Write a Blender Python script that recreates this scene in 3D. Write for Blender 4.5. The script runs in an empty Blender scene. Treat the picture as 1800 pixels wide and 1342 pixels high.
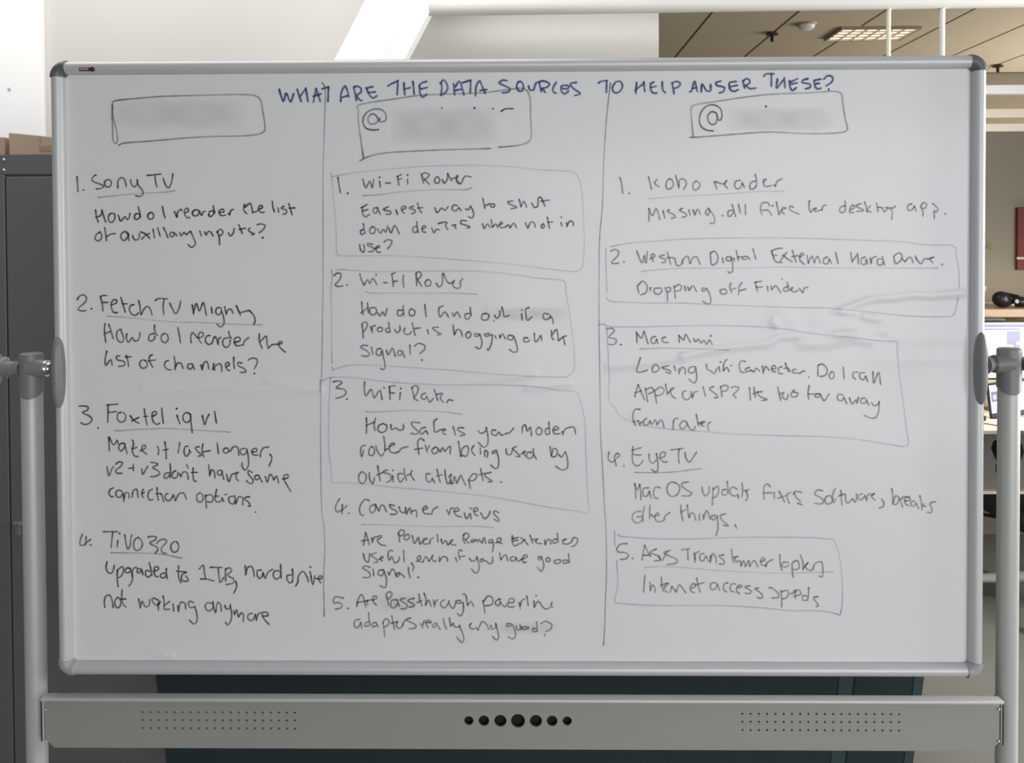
import bpy, bmesh, math, random
import numpy as np
from mathutils import Vector, Matrix, Euler
random.seed(7)
C = bpy.context.scene.collection
sc = bpy.context.scene
V = Vector
# ---------------------------------------------------------------- camera
CAM = V((0.0137, -1.5999, 1.4968)); ROT = Euler((1.551837, 0.004272, 0.013101), 'XYZ')
FPX, PX0, PY0 = 1450.0, 900.0, 453.0
cd = bpy.data.cameras.new('camera'); cam = bpy.data.objects.new('camera', cd); C.objects.link(cam)
cam.location = CAM; cam.rotation_euler = ROT
cd.sensor_width = 36.0; cd.lens = 36.0*FPX/1800; cd.shift_y = -(671-PY0)/1800
cd.clip_start = 0.05; sc.camera = cam
# ---------------------------------------------------------------- world, lights, exposure
w = bpy.data.worlds.new('world'); sc.world = w; w.use_nodes = True
w.node_tree.nodes['Background'].inputs[0].default_value = (0.93, 0.96, 1.0, 1)
w.node_tree.nodes['Background'].inputs[1].default_value = 0.22
sc.view_settings.view_transform = 'Standard'; sc.view_settings.look = 'None'
sc.view_settings.exposure = 0.0; sc.view_settings.gamma = 1.0; sc.view_settings.use_curve_mapping = False

def area(name, loc, target, sx, sy, power, col=(1, 1, 1)):
    l = bpy.data.lights.new(name, 'AREA'); l.shape = 'RECTANGLE'; l.size = sx; l.size_y = sy
    l.energy = power; l.color = col
    o = bpy.data.objects.new(name, l); C.objects.link(o); o.location = loc
    o.rotation_euler = (V(target)-V(loc)).to_track_quat('-Z', 'Y').to_euler(); return o
area('window_daylight_right', (3.3, 0.12, 1.55), (0.0, 0.0, 1.25), 1.5, 1.7, 105, (1.0, 0.985, 0.96))
area('roof_window_over_wall', (-1.1, 0.25, 3.25), (-0.9, 1.35, 1.9), 2.6, 0.7, 36, (1.0, 0.985, 0.965))
area('room_daylight_front', (1.7, -4.3, 1.15), (0.4, 0.0, 1.05), 4.0, 2.1, 103, (0.96, 0.98, 1.0))
area('room_window_strip', (1.95, -3.4, 2.16), (0.6, 0.0, 1.65), 1.5, 0.34, 3.2, (1.0, 0.96, 0.93))
area('desk_fill_light', (2.5, 1.88, 1.10), (2.5, 1.881, 0.0), 1.2, 0.2, 7.5, (1.0, 0.95, 0.86))  # added fill brightening the desktop; no lamp stands there
area('office_wall_fill', (2.6, 2.40, 1.195), (2.6, 2.62, 1.5), 1.1, 0.06, 2.6, (1.0, 0.93, 0.82))  # added light making the office wall brighter towards the shelf
area('office_ceiling_lamp_far', (2.6, 4.3, 2.95), (2.6, 4.3, 0), 1.6, 1.0, 18, (1.0, 0.93, 0.82))
area('office_ceiling_fill', (5.8, 4.6, 1.7), (1.0, 4.8, 2.9), 3.2, 1.5, 150, (1.0, 0.97, 0.90))  # unseen light added from the side to brighten the office ceiling

# ---------------------------------------------------------------- helpers
RM = ROT.to_matrix()
def P(px, py, Y=0.0):
    """point of the plane y = Y seen at photo pixel (px, py)"""
    d = RM @ V(((px-PX0)/FPX, -(py-PY0)/FPX, -1.0))
    t = (Y-CAM.y)/d.y
    return CAM+d*t

def mat(name, col, rough=0.5, metal=0.0, var=0.0, scale=8.0, bump=0.0, bscale=60.0, coat=0.0, emit=None, es=0.0, spec=0.5):
    m = bpy.data.materials.new(name); m.use_nodes = True; nt = m.node_tree; b = nt.nodes['Principled BSDF']
    b.inputs['Base Color'].default_value = (*col, 1); b.inputs['Roughness'].default_value = rough
    b.inputs['Metallic'].default_value = metal; b.inputs['Coat Weight'].default_value = coat
    b.inputs['Specular IOR Level'].default_value = spec
    tc = nt.nodes.new('ShaderNodeTexCoord')
    if var > 0:
        n = nt.nodes.new('ShaderNodeTexNoise'); n.inputs['Scale'].default_value = scale; n.inputs['Detail'].default_value = 5
        r = nt.nodes.new('ShaderNodeMapRange'); r.inputs[3].default_value = 1-var; r.inputs[4].default_value = 1+var
        mx = nt.nodes.new('ShaderNodeVectorMath'); mx.operation = 'SCALE'; mx.inputs[0].default_value = col
        nt.links.new(tc.outputs['Object'], n.inputs['Vector']); nt.links.new(n.outputs['Fac'], r.inputs[0])
        nt.links.new(r.outputs[0], mx.inputs['Scale']); nt.links.new(mx.outputs[0], b.inputs['Base Color'])
    if bump > 0:
        n2 = nt.nodes.new('ShaderNodeTexNoise'); n2.inputs['Scale'].default_value = bscale; n2.inputs['Detail'].default_value = 4
        bp = nt.nodes.new('ShaderNodeBump'); bp.inputs['Strength'].default_value = bump; bp.inputs['Distance'].default_value = 0.002
        nt.links.new(tc.outputs['Object'], n2.inputs['Vector']); nt.links.new(n2.outputs['Fac'], bp.inputs['Height'])
        nt.links.new(bp.outputs[0], b.inputs['Normal'])
    if emit:
        b.inputs['Emission Color'].default_value = (*emit, 1); b.inputs['Emission Strength'].default_value = es
    return m

def bm_box(bm, c, s, rot=None, bev=0.0, seg=2):
    r = bmesh.ops.create_cube(bm, size=1.0); vs = r['verts']
    M = Matrix.Translation(V(c)) @ (rot.to_4x4() if rot is not None else Matrix()) @ Matrix.Diagonal((*s, 1))
    bmesh.ops.transform(bm, matrix=M, verts=vs)
    if bev > 0:
        es = list({e for v in vs for e in v.link_edges})
        bmesh.ops.bevel(bm, geom=es, offset=bev, segments=seg, profile=0.5, affect='EDGES')
    return bm
def bm_tube(bm, pts, rad, seg=20, cap=True, up=(0, 0, 1)):
    """swept tube through pts, rad number or list"""
    pts = [V(p) for p in pts]; n = len(pts)
    if not hasattr(rad, '__len__'): rad = [rad]*n
    rings = []
    for i, p in enumerate(pts):
        a = pts[max(i-1, 0)]; b = pts[min(i+1, n-1)]; t = (b-a).normalized()
        u = V(up)
        if abs(t.dot(u)) > 0.9: u = V((0, 1, 0))
        x = t.cross(u).normalized(); y = t.cross(x).normalized()
        rings.append([bm.verts.new(p+(x*math.cos(2*math.pi*k/seg)+y*math.sin(2*math.pi*k/seg))*rad[i]) for k in range(seg)])
    for r0, r1 in zip(rings, rings[1:]):
        for k in range(seg): bm.faces.new((r0[k], r0[(k+1) % seg], r1[(k+1) % seg], r1[k]))
    if cap: bm.faces.new(rings[0][::-1]); bm.faces.new(rings[-1])
    return bm
def bm_ball(bm, c, s, seg=20, rot=None):
    r = bmesh.ops.create_uvsphere(bm, u_segments=seg, v_segments=seg//2+2, radius=1.0)
    M = Matrix.Translation(V(c)) @ (rot.to_4x4() if rot is not None else Matrix()) @ Matrix.Diagonal((*s, 1))
    bmesh.ops.transform(bm, matrix=M, verts=r['verts']); return bm
def bm_sweep(bm, frames, prof, cap=True):
    """frames: (origin, u axis, v axis); prof: closed list of (u, v)"""
    rings = [[bm.verts.new(o+u*a+v*b) for a, b in prof] for o, u, v in frames]; n = len(prof)
    for r0, r1 in zip(rings, rings[1:]):
        for k in range(n): bm.faces.new((r0[k], r0[(k+1) % n], r1[(k+1) % n], r1[k]))
    if cap: bm.faces.new(rings[0][::-1]); bm.faces.new(rings[-1])
    return bm
def obj(name, bm, m, parent=None, smooth=False, label=None, kind=None):
    bmesh.ops.recalc_face_normals(bm, faces=bm.faces)
    me = bpy.data.meshes.new(name); bm.to_mesh(me); bm.free(); me.materials.append(m)
    if smooth:
        for p in me.polygons: p.use_smooth = True
        try: me.set_sharp_from_angle(angle=math.radians(38))
        except Exception: pass
    o = bpy.data.objects.new(name, me); C.objects.link(o)
    if parent is not None:
        o.parent = parent
        o.matrix_parent_inverse = Matrix.Translation(-world_loc(parent))
    if label: o['label'] = label
    if kind: o['kind'] = kind
    return o
def world_loc(o):
    l = V(o.location)
    return l if o.type == 'EMPTY' else V((0, 0, 0))
def box(name, c, s, m, parent=None, bev=0.002, rot=None, **k):
    return obj(name, bm_box(bmesh.new(), c, s, rot, bev), m, parent, **k)
def span(name, x0, x1, y0, y1, z0, z1, m, parent=None, bev=0.002, **k):
    return box(name, ((x0+x1)/2, (y0+y1)/2, (z0+z1)/2), (x1-x0, y1-y0, z1-z0), m, parent, bev, **k)
def thing(name, label, cat, loc, group=None):
    o = bpy.data.objects.new(name, None); C.objects.link(o); o.location = loc; o.empty_display_size = 0.1
    o['label'] = label; o['category'] = cat
    if group: o['group'] = group
    return o
def tag(o, label, cat, group=None):
    o['label'] = label; o['category'] = cat
    if group: o['group'] = group
    return o
def structure(o): o['kind'] = 'structure'; return o

# ---------------------------------------------------------------- materials
M_wall = mat('beige_paint', (0.60, 0.575, 0.54), 0.9, var=0.025, scale=3, bump=0.15, bscale=90)
M_pillar = mat('white_paint', (0.93, 0.925, 0.91), 0.8, bump=0.1, bscale=70)
M_beam = mat('white_gloss_paint', (0.93, 0.94, 0.95), 0.45, bump=0.08, bscale=30)
M_pipe = mat('cream_white_paint', (0.74, 0.725, 0.68), 0.6, var=0.05, scale=6)
M_floor = mat('grey_vinyl_floor', (0.21, 0.205, 0.18), 0.45, var=0.08, scale=5)
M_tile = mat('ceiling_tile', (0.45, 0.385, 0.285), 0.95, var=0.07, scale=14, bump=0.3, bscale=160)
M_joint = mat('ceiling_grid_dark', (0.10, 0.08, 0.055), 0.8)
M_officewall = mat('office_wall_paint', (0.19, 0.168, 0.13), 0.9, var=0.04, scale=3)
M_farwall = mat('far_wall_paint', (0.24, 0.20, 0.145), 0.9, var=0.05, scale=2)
M_cream = mat('cream_painted_rail', (0.78, 0.71, 0.57), 0.5)
M_brightw = mat('bright_white_rail', (0.93, 0.93, 0.93), 0.4)
M_alu = mat('satin_aluminium', (0.58, 0.58, 0.58), 0.42, metal=0.2, var=0.02, scale=40)
M_post = mat('silver_powder_coat', (0.50, 0.50, 0.485), 0.38, metal=0.15, var=0.02, scale=60)
M_cap = mat('grey_corner_plastic', (0.11, 0.11, 0.11), 0.4)
M_cap2 = mat('light_grey_corner_plastic', (0.36, 0.36, 0.36), 0.4)
M_plastic = mat('grey_joint_plastic', (0.20, 0.20, 0.197), 0.42)
M_chrome = mat('chrome', (0.8, 0.8, 0.8), 0.15, metal=1.0)
M_brace = mat('grey_green_steel', (0.335, 0.335, 0.305), 0.42, metal=0.1, var=0.03, scale=5)
M_dark = mat('hollow_shade_black', (0.012, 0.011, 0.009), 0.9)  # near-black colour standing in for shade in the brace hollows and gaps
M_cab = mat('dark_grey_steel', (0.125, 0.125, 0.128), 0.5, var=0.05, scale=6, bump=0.05, bscale=200)
M_card = mat('brown_cardboard', (0.42, 0.32, 0.23), 0.85, var=0.07, scale=9)
M_tape = mat('tan_packing_tape', (0.34, 0.235, 0.16), 0.35)
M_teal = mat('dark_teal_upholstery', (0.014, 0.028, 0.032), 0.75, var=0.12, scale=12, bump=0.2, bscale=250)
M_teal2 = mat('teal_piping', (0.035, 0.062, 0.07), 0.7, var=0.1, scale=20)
M_black = mat('black_plastic', (0.012, 0.011, 0.011), 0.35)
M_blackcloth = mat('black_fabric', (0.014, 0.013, 0.015), 0.85, bump=0.3, bscale=300)
M_wood = mat('pale_wood', (0.58, 0.41, 0.26), 0.5, var=0.08, scale=4)
M_brown = mat('brown_wood', (0.22, 0.14, 0.08), 0.6, var=0.1, scale=5)
M_desk = mat('cream_desktop', (0.88, 0.80, 0.62), 0.4, var=0.02, scale=3)
M_greyp = mat('grey_desk_panel', (0.22, 0.21, 0.20), 0.6)
M_rubber = mat('black_rubber', (0.02, 0.02, 0.02), 0.6)
M_red = mat('dark_red_canvas', (0.10, 0.014, 0.009), 0.7, var=0.35, scale=9)
M_pink = mat('crimson_cloth', (0.42, 0.02, 0.07), 0.8, bump=0.3, bscale=80)
M_leaf = mat('green_leaf', (0.10, 0.14, 0.02), 0.5)
M_pot = mat('white_pot', (0.7, 0.7, 0.68), 0.4)
M_screen = mat('lit_screen_white', (0.02, 0.02, 0.02), 0.3, emit=(0.90, 0.92, 1.0), es=0.98)
M_lav = mat('lit_screen_lavender', (0.02, 0.02, 0.02), 0.3, emit=(0.36, 0.38, 0.62), es=0.9)
M_navy = mat('lit_screen_navy', (0.02, 0.02, 0.02), 0.3, emit=(0.02, 0.02, 0.08), es=0.9)
M_lamp = mat('lamp_diffuser', (0.9, 0.85, 0.75), 0.5, emit=(1.0, 0.84, 0.66), es=2.6)
M_louvre = mat('lamp_louvre', (0.32, 0.27, 0.20), 0.5)
M_badge = mat('badge_grey', (0.33, 0.32, 0.33), 0.4)
M_badger = mat('badge_dark_red', (0.09, 0.012, 0.010), 0.4)

# ================================================================ SETTING
structure(span('floor', -4, 6, -6, 7, -0.05, 0, M_floor, bev=0))
YW = 1.35
wx1 = P(1158, 60, YW).x
structure(span('wall_back', -4, wx1, YW, YW+0.14, 0, 4.2, M_wall, bev=0.001))
px1 = P(75, 150, YW-0.02).x
pil = structure(span('wall_left', -4, px1, YW-0.02, YW, 0, 4.2, M_pillar, bev=0.002))
# small fixing hole in the white wall and a chipped flake on its corner
hp = P(16, 157, YW-0.021)
hb = bmesh.new(); bm_tube(hb, [hp+V((0, -0.001, 0)), hp+V((0, 0.004, 0))], [0.006, 0.004], 14)
obj('screw_hole', hb, mat('hole_grey', (0.5, 0.48, 0.46), 0.9), pil)
# far office: ceiling tiles, far wall, side wall
ZC = 3.1; t0 = 2.56
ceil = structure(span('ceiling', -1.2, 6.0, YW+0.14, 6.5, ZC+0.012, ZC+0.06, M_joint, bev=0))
tile_me = None
TW, TD = 0.60, 1.2
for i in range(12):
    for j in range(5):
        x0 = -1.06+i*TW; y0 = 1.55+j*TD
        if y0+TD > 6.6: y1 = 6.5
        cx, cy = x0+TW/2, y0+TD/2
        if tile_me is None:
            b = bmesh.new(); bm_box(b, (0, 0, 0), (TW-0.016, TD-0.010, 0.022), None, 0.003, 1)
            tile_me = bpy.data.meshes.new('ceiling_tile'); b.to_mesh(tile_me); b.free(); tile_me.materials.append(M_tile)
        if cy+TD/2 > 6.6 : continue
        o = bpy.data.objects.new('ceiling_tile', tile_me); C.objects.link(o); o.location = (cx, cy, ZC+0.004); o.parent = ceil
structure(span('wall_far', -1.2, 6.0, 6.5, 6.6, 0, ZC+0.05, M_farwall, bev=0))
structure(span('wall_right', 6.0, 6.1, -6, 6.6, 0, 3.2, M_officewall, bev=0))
YP = 2.6
cap_z = P(1765, 217, YP).z
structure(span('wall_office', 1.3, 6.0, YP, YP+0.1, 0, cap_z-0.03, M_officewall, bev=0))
def rail(n, y0, y1, Y, m, x0=1.3, x1=6.0, d=0.045):
    a = P(1765, y0, Y).z; b = P(1765, y1, Y).z
    return structure(span(n, x0, x1, Y, Y+d, b, a, m, bev=0.004))
r1 = rail('trim_1', 217, 231, YP-0.02, M_cream, d=0.14)
r2 = rail('trim_2', 191, 207, YP-0.02, M_cream)
r3 = rail('trim_3', 149, 165, YP-0.02, M_brightw)
for k in range(2):
    x = 1.34+k*4.5
    structure(span('trim_%d' % (4+k), x, x+0.05, YP+0.03, YP+0.08, cap_z-0.03, P(1765, 146, YP).z, M_cream))
# dark boxed soffit where the ceiling meets the far wall
# sprinklers, detector, lamp on the office ceiling
def ceil_pt(px, py):
    d = RM @ V(((px-PX0)/FPX, -(py-PY0)/FPX, -1.0)); t = (ZC-0.007-CAM.z)/d.z; return CAM+d*t
def sprinkler(px, py, lab):
    p = ceil_pt(px, py); t = thing('sprinkler_head', lab, 'sprinkler', p)
    b = bmesh.new(); bm_tube(b, [p, p-V((0, 0, .006))], [.022, .018], 18); obj('ceiling_plate', b, M_brown, t, True)
    b = bmesh.new(); bm_tube(b, [p-V((0, 0, .005)), p-V((0, 0, .07))], .013, 12); obj('stem', b, M_black, t, True)
    b = bmesh.new(); bm_tube(b, [p-V((0, 0, .01)), p-V((0, 0, .02))], .045, 16); obj('deflector', b, M_black, t, True)
sprinkler(1357, 57, 'dark sprinkler head under the office ceiling, left of the smoke detector')
sprinkler(1754, 114, 'dark sprinkler head on the office ceiling, above the bright white rail at the right')
p = ceil_pt(1418, 42)
t = thing('smoke_detector', 'round pale smoke detector on the office ceiling', 'smoke detector', p)
b = bmesh.new(); bm_tube(b, [p, p-V((0, 0, .012))], [.075, .07], 24); obj('base_ring', b, M_louvre, t, True)
b = bmesh.new(); bm_tube(b, [p-V((0, 0, .012)), p-V((0, 0, .035)), p-V((0, 0, .045))], [.06, .052, .03], 24); obj('sensor_dome', b, M_pot, t, True)
a = ceil_pt(1482, 48); b_ = ceil_pt(1612, 48); c_ = ceil_pt(1462, 67)
lx0, lx1, ly0, ly1 = a.x, b_.x, c_.y, a.y
if ly0 > ly1: ly0, ly1 = ly1, ly0
lx0, lx1 = min(lx0, lx1), max(lx0, lx1)
t = thing('ceiling_light', 'glowing louvred light panel in the office ceiling', 'ceiling light', ((lx0+lx1)/2, (ly0+ly1)/2, ZC-0.01))
zl = ZC-0.014
b = bmesh.new()
for (xa, xb, ya, yb) in ((lx0-.02, lx1+.02, ly0-.02, ly0), (lx0-.02, lx1+.02, ly1, ly1+.02), (lx0-.02, lx0, ly0, ly1), (lx1, lx1+.02, ly0, ly1)):
    bm_box(b, ((xa+xb)/2, (ya+yb)/2, zl-.004), (xb-xa, yb-ya, .022), None, .002)
obj('frame', b, M_louvre, t)
span('diffuser', lx0, lx1, ly0, ly1, zl+.001, zl+.005, M_lamp, t, bev=0)
for k in range(1, 6):
    x = lx0+(lx1-lx0)*k/6
    span('louvre_blade', x-.004, x+.004, ly0, ly1, zl-.014, zl, M_louvre, t, bev=0)
for k in range(1, 4):
    y = ly0+(ly1-ly0)*k/4
    span('cross_blade', lx0, lx1, y-.004, y+.004, zl-.012, zl, M_louvre, t, bev=0)

# pipe across the top and its hangers
Yp = 1.18
pa = P(752, 13, Yp); pb = P(1800, -2, Yp); dirp = (pb-pa).normalized(); pb2 = pa+dirp*4.2
rp = 15*(Yp+1.6)/FPX
t = thing('ceiling_pipe', 'cream white horizontal pipe crossing above the whiteboard to the right', 'pipe', pa)
b = bmesh.new(); bm_tube(b, [pa-dirp*0.004, pa+dirp*.02, pb2], [rp*.8, rp, rp], 28); obj('pipe_run', b, M_pipe, t, True)
b = bmesh.new(); bm_tube(b, [pa-dirp*.02, pa+dirp*.012], [rp*.55, rp*1.02], 28); obj('pipe_end', b, M_pipe, t, True)
for px in (1562, 1656):
    q = P(px, 15, Yp); 
    tt = thing('hanger_rod', ('thin white vertical rod hanging in front of the ceiling light' if px == 1562 else 'thicker white vertical rod hanging between the ceiling light and board corner'), 'rod', (q.x, Yp, 1.35))
    rr = .0075 if px == 1562 else .0095
    b = bmesh.new(); bm_tube(b, [(q.x, Yp, q.z), (q.x, Yp, 1.37)], rr, 14); obj('rod', b, M_cream if px == 1562 else M_pipe, tt, True)
    b = bmesh.new(); bm_tube(b, [(q.x, Yp, 1.375), (q.x, Yp, 1.35)], [rr*1.8, rr*1.4], 14); obj('end_stop', b, M_pipe, tt, True)
# diagonal brace: box section with a wide flat and a narrower shaded flange
YBM = 1.115
ub = P(586, 108, YBM); ut = P(642, 0, YBM); dd = (ut-ub).normalized()
side = V((dd.z, 0, -dd.x)); dep = V((0, 1, 0))
wb = (P(703, 108, YBM)-ub).dot(side); wface = (P(668, 108, YBM)-ub).dot(side)
start = ub-dd*((ub.z-0.02)/dd.z); end = ub+dd*1.35
t = thing('steel_brace', 'broad white diagonal beam rising behind the top of the whiteboard', 'beam', start)
b = bmesh.new(); bm_sweep(b, [(start, side, dep), (end, side, dep)], [(0, 0), (wface, 0), (wface, .12), (0, .12)]); obj('front_flange', b, M_beam, t)
b = bmesh.new(); bm_sweep(b, [(start, side, dep), (end, side, dep)], [(wface, .004), (wb, .045), (wb, .11), (wface, .11)]); obj('side_flange', b, M_beam, t)

# ================================================================ CABINET AND BOXES (left)
YC = 0.60
cz = P(40, 272, YC).z; cx0 = P(-190, 600, YC).x; cx1 = P(303, 1200, YC).x
xs = P(14, 600, YC).x; zd = P(40, 309.5, YC).z
t = thing('steel_cabinet', 'tall dark grey steel cabinet behind the left post of the whiteboard', 'cabinet', ((cx0+cx1)/2, YC+.2, 0))
span('carcass', cx0, cx1, YC+.012, YC+.42, 0, cz, M_cab, t, bev=.003)
span('top_rail', cx0, cx1, YC, YC+.012, zd+.004, cz, M_cab, t, bev=.001)
span('door', xs+.002, cx1-.02, YC-.002, YC+.01, .06, zd-.002, M_cab, t, bev=.002, label='right door panel of the cabinet')
span('door', cx0+.02, xs-.002, YC-.002, YC+.01, .06, zd+.003, M_cab, t, bev=.002)
span('kick_plate', cx0, cx1, YC+.02, YC+.03, 0, .06, M_black, t, bev=0)
for yy in (281, 299):
    q = P(6.5, yy, YC); b = bmesh.new(); bm_ball(b, q, (.004, .003, .004), 12); obj('rivet', b, M_chrome, t, True)
q = P(31, 921, YC-.004); hb = bmesh.new(); bm_box(hb, q, (.022, .014, .012), None, .003); bm_box(hb, q+V((0, .002, -.018)), (.014, .010, .028), None, .002)
obj('door_latch', hb, mat('latch_grey', (.16, .16, .165), .5), t)
# cardboard boxes on top
def carton(x0, x1, y0, y1, h0, h1, lab, tape=True):
    t = thing('cardboard_box', lab, 'box', ((x0+x1)/2, (y0+y1)/2, cz))
    b = bmesh.new(); vs = []
    for x, h in ((x0, h0), (x1, h1)):
        for y in (y0, y1): vs += [b.verts.new((x, y, cz+.0005)), b.verts.new((x, y, cz+h))]
    f = [(0, 1, 5, 4), (2, 3, 7, 6), (0, 1, 3, 2), (4, 5, 7, 6), (1, 3, 7, 5), (0, 2, 6, 4)]
    for q in f: b.faces.new([vs[i] for i in q])
    bmesh.ops.bevel(b, geom=list(b.edges), offset=.002, segments=1, affect='EDGES')
    obj('carton_body', b, M_card, t)
    if tape:
        xa = P(70, 250, y0).x
        b = bmesh.new(); hh = h0+(h1-h0)*((xa-x0)/(x1-x0))
        bm_box(b, ((xa+x1)/2, y0-.0006, cz+.019), (x1-xa, .0012, .013), None, 0)
        obj('tape_strip', b, M_tape, t)
        b = bmesh.new(); bm_box(b, (xa+.002, y0-.0004, cz+hh/2), (.0016, .0009, hh*.92), None, 0); obj('flap_edge', b, M_tape, t)
    return t
carton(P(15, 250, YC+.02).x, P(150, 250, YC+.02).x, YC+.02, YC+.3, P(15, 233, YC+.02).z-cz, P(15, 247, YC+.02).z-cz, 'brown cardboard box with a taped corner on top of the grey cabinet')
carton(P(-110, 250, YC+.03).x, P(8, 250, YC+.03).x, YC+.03, YC+.28, P(6, 240, YC+.03).z-cz, P(6, 241, YC+.03).z-cz, 'duller brown cardboard box at the left end of the cabinet top', False)

# ================================================================ SOFA (seen from behind)
Ys = 0.34; zt = 0.74
lean = lambda z: Ys+0.22*(0.46-z)      # back leans towards the viewer at the top
def sx(px): return P(px, 1190, lean(.46)).x
t = thing('sofa', 'dark teal sofa seen from behind under the whiteboard', 'sofa', (0, Ys+.4, 0))
def slab(name, x0, x1, z0, z1, th, m, off=0.0, bev=.02):
    b = bmesh.new()
    vs = [b.verts.new((x, lean(z)+off+(th if k else 0), z)) for x in (x0, x1) for z in (z0, z1) for k in (0, 1)]
    for q in ((0, 1, 3, 2), (4, 5, 7, 6), (0, 1, 5, 4), (2, 3, 7, 6), (0, 2, 6, 4), (1, 3, 7, 5)): b.faces.new([vs[i] for i in q])
    bmesh.ops.bevel(b, geom=list(b.edges), offset=bev, segments=3, affect='EDGES')
    return obj(name, b, m, t, True)
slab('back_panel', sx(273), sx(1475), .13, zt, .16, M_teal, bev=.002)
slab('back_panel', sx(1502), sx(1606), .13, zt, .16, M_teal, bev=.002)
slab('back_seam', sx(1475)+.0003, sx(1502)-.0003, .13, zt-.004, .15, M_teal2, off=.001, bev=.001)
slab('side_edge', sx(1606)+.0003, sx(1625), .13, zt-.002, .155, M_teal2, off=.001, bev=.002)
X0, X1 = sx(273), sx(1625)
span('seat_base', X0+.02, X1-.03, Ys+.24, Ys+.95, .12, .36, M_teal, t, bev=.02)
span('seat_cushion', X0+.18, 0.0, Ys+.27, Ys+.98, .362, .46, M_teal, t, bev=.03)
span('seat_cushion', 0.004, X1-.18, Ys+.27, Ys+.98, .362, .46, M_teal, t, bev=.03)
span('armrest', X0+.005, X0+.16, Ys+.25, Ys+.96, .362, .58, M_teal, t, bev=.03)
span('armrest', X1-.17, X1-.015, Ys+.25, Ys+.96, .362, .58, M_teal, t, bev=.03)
for x in (X0+.1, X1-.1):
    for y in (Ys+.32, Ys+.88):
        b = bmesh.new(); bm_tube(b, [(x, y, .125), (x, y, 0)], [.022, .015], 12); obj('leg', b, M_black, t, True)

# ================================================================ WHITEBOARD
WB = thing('whiteboard', 'large rolling whiteboard covered in three columns of marker handwriting', 'whiteboard', (0, 0, 0))
HX, ZB, ZT = .9, .65, 1.85; RW = .0245
prof = []
for k in range(13):                       # D section, rounded to the front
    a = math.pi*k/12
    prof.append((RW/2*math.cos(a), -.0135*math.sin(a)-.002))
prof += [(-RW/2, .013), (RW/2, .013)]
ax = {'x': V((1, 0, 0)), 'y': V((0, 1, 0)), 'z': V((0, 0, 1))}
CR = .030
for z in (ZT-RW/2, ZB+RW/2):
    b = bmesh.new(); bm_sweep(b, [(V((x, 0, z)), ax['z'], ax['y']) for x in (-HX+CR-.002, HX-CR+.002)], prof)
    obj('top_rail' if z > 1.2 else 'bottom_rail', b, M_alu, WB, True)
for x, n in ((-HX+RW/2, 'side_rail'), (HX-RW/2, 'side_rail')):
    b = bmesh.new(); bm_sweep(b, [(V((x, 0, z)), ax['x'], ax['y']) for z in (ZB+CR-.002, ZT-CR+.002)], prof)
    obj(n, b, M_alu, WB, True)
prof2 = [(u*1.10, v*1.14-.0006 if v < 0 else v+.001) for u, v in prof]
for sxn in (-1, 1):
    for szn in (-1, 1):
        cx, czz = sxn*(HX-CR), (ZT-CR if szn > 0 else ZB+CR)
        fr = []
        for k in range(11):
            a = math.pi/2*k/10; d = V((sxn*math.cos(a), 0, szn*math.sin(a)))
            fr.append((V((cx, 0, czz))+d*(CR-RW/2+.0008), d, ax['y']))
        b = bmesh.new(); bm_sweep(b, fr, prof2)
        # little web filling the inside of the bend
        obj('corner_cap', b, M_cap if szn > 0 else M_cap2, WB, True)
# --- writing surface with its ruckles and creases
YS = .003
ridges = [  # (pixel polyline, half width px, height m)
 ([(1480, 545), (1530, 527), (1580, 524), (1600, 519), (1640, 521), (1692, 515)], 5, .0016),
 ([(1540, 536), (1600, 531), (1690, 530)], 7, -.0012),
 ([(1465, 549), (1505, 552)], 3, .0010), ([(1520, 556), (1545, 562)], 5, .0014),
 ([(1200, 627), (1250, 616), (1300, 609), (1350, 604), (1370, 592), (1460, 590), (1500, 588)], 5, .0013),
 ([(1410, 604), (1450, 605), (1500, 595), (1530, 600)], 7, .0014),
 ([(1070, 643), (1120, 640), (1200, 627)], 6, .0008), ([(1577, 597), (1690, 598)], 6, .0006),
 ([(1360, 566), (1364, 570)], 6, .0018), ([(1372, 545), (1400, 572)], 10, .0010), ([(1440, 565), (1490, 578)], 10, .0009),
 ([(1470, 585), (1560, 583)], 5, .0008), ([(1540, 632), (1690, 634)], 8, .0006),
 ([(700, 676), (780, 677), (850, 671), (905, 663), (940, 658)], 4, .0008), ([(930, 682), (1000, 675)], 5, .0006),
 ([(250, 686), (400, 687), (560, 687)], 4, .0007), ([(470, 672), (520, 681), (565, 686)], 5, .0007),
 ([(285, 1155), (303, 1154)], 3, .0014), ([(275, 1150), (330, 1148)], 8, .0006), ([(1480, 500), (1420, 470)], 14, .0007),
 ([(860, 547), (930, 556), (1000, 562)], 6, .0005)]
def hfun(x, z):
    h = np.zeros_like(x)
    for pl, wd, amp in ridges:
        pp = [P(a_, b_) for a_, b_ in pl]; s = wd*.0011; best = np.full_like(x, 1e9); 
        for q0, q1 in zip(pp, pp[1:]):
            dx, dz = q1.x-q0.x, q1.z-q0.z; L2 = dx*dx+dz*dz
            u = np.clip(((x-q0.x)*dx+(z-q0.z)*dz)/L2, 0, 1)
            best = np.minimum(best, (x-q0.x-u*dx)**2+(z-q0.z-u*dz)**2)
        h += 1.35*amp*np.exp(-best/(2*s*s))
    h += .00035*np.sin(x*7+1.3)*np.sin(z*9)+.0002*np.sin(x*23+z*11)
    return h
nx, nz = 620, 400
gx = np.linspace(-HX+.016, HX-.016, nx); gz = np.linspace(ZB+.016, ZT-.016, nz)
GX, GZ = np.meshgrid(gx, gz)
H = hfun(GX, GZ)
co = np.stack([GX, YS-H, GZ], -1).reshape(-1, 3)
idx = np.arange(nx*nz).reshape(nz, nx)
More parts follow.
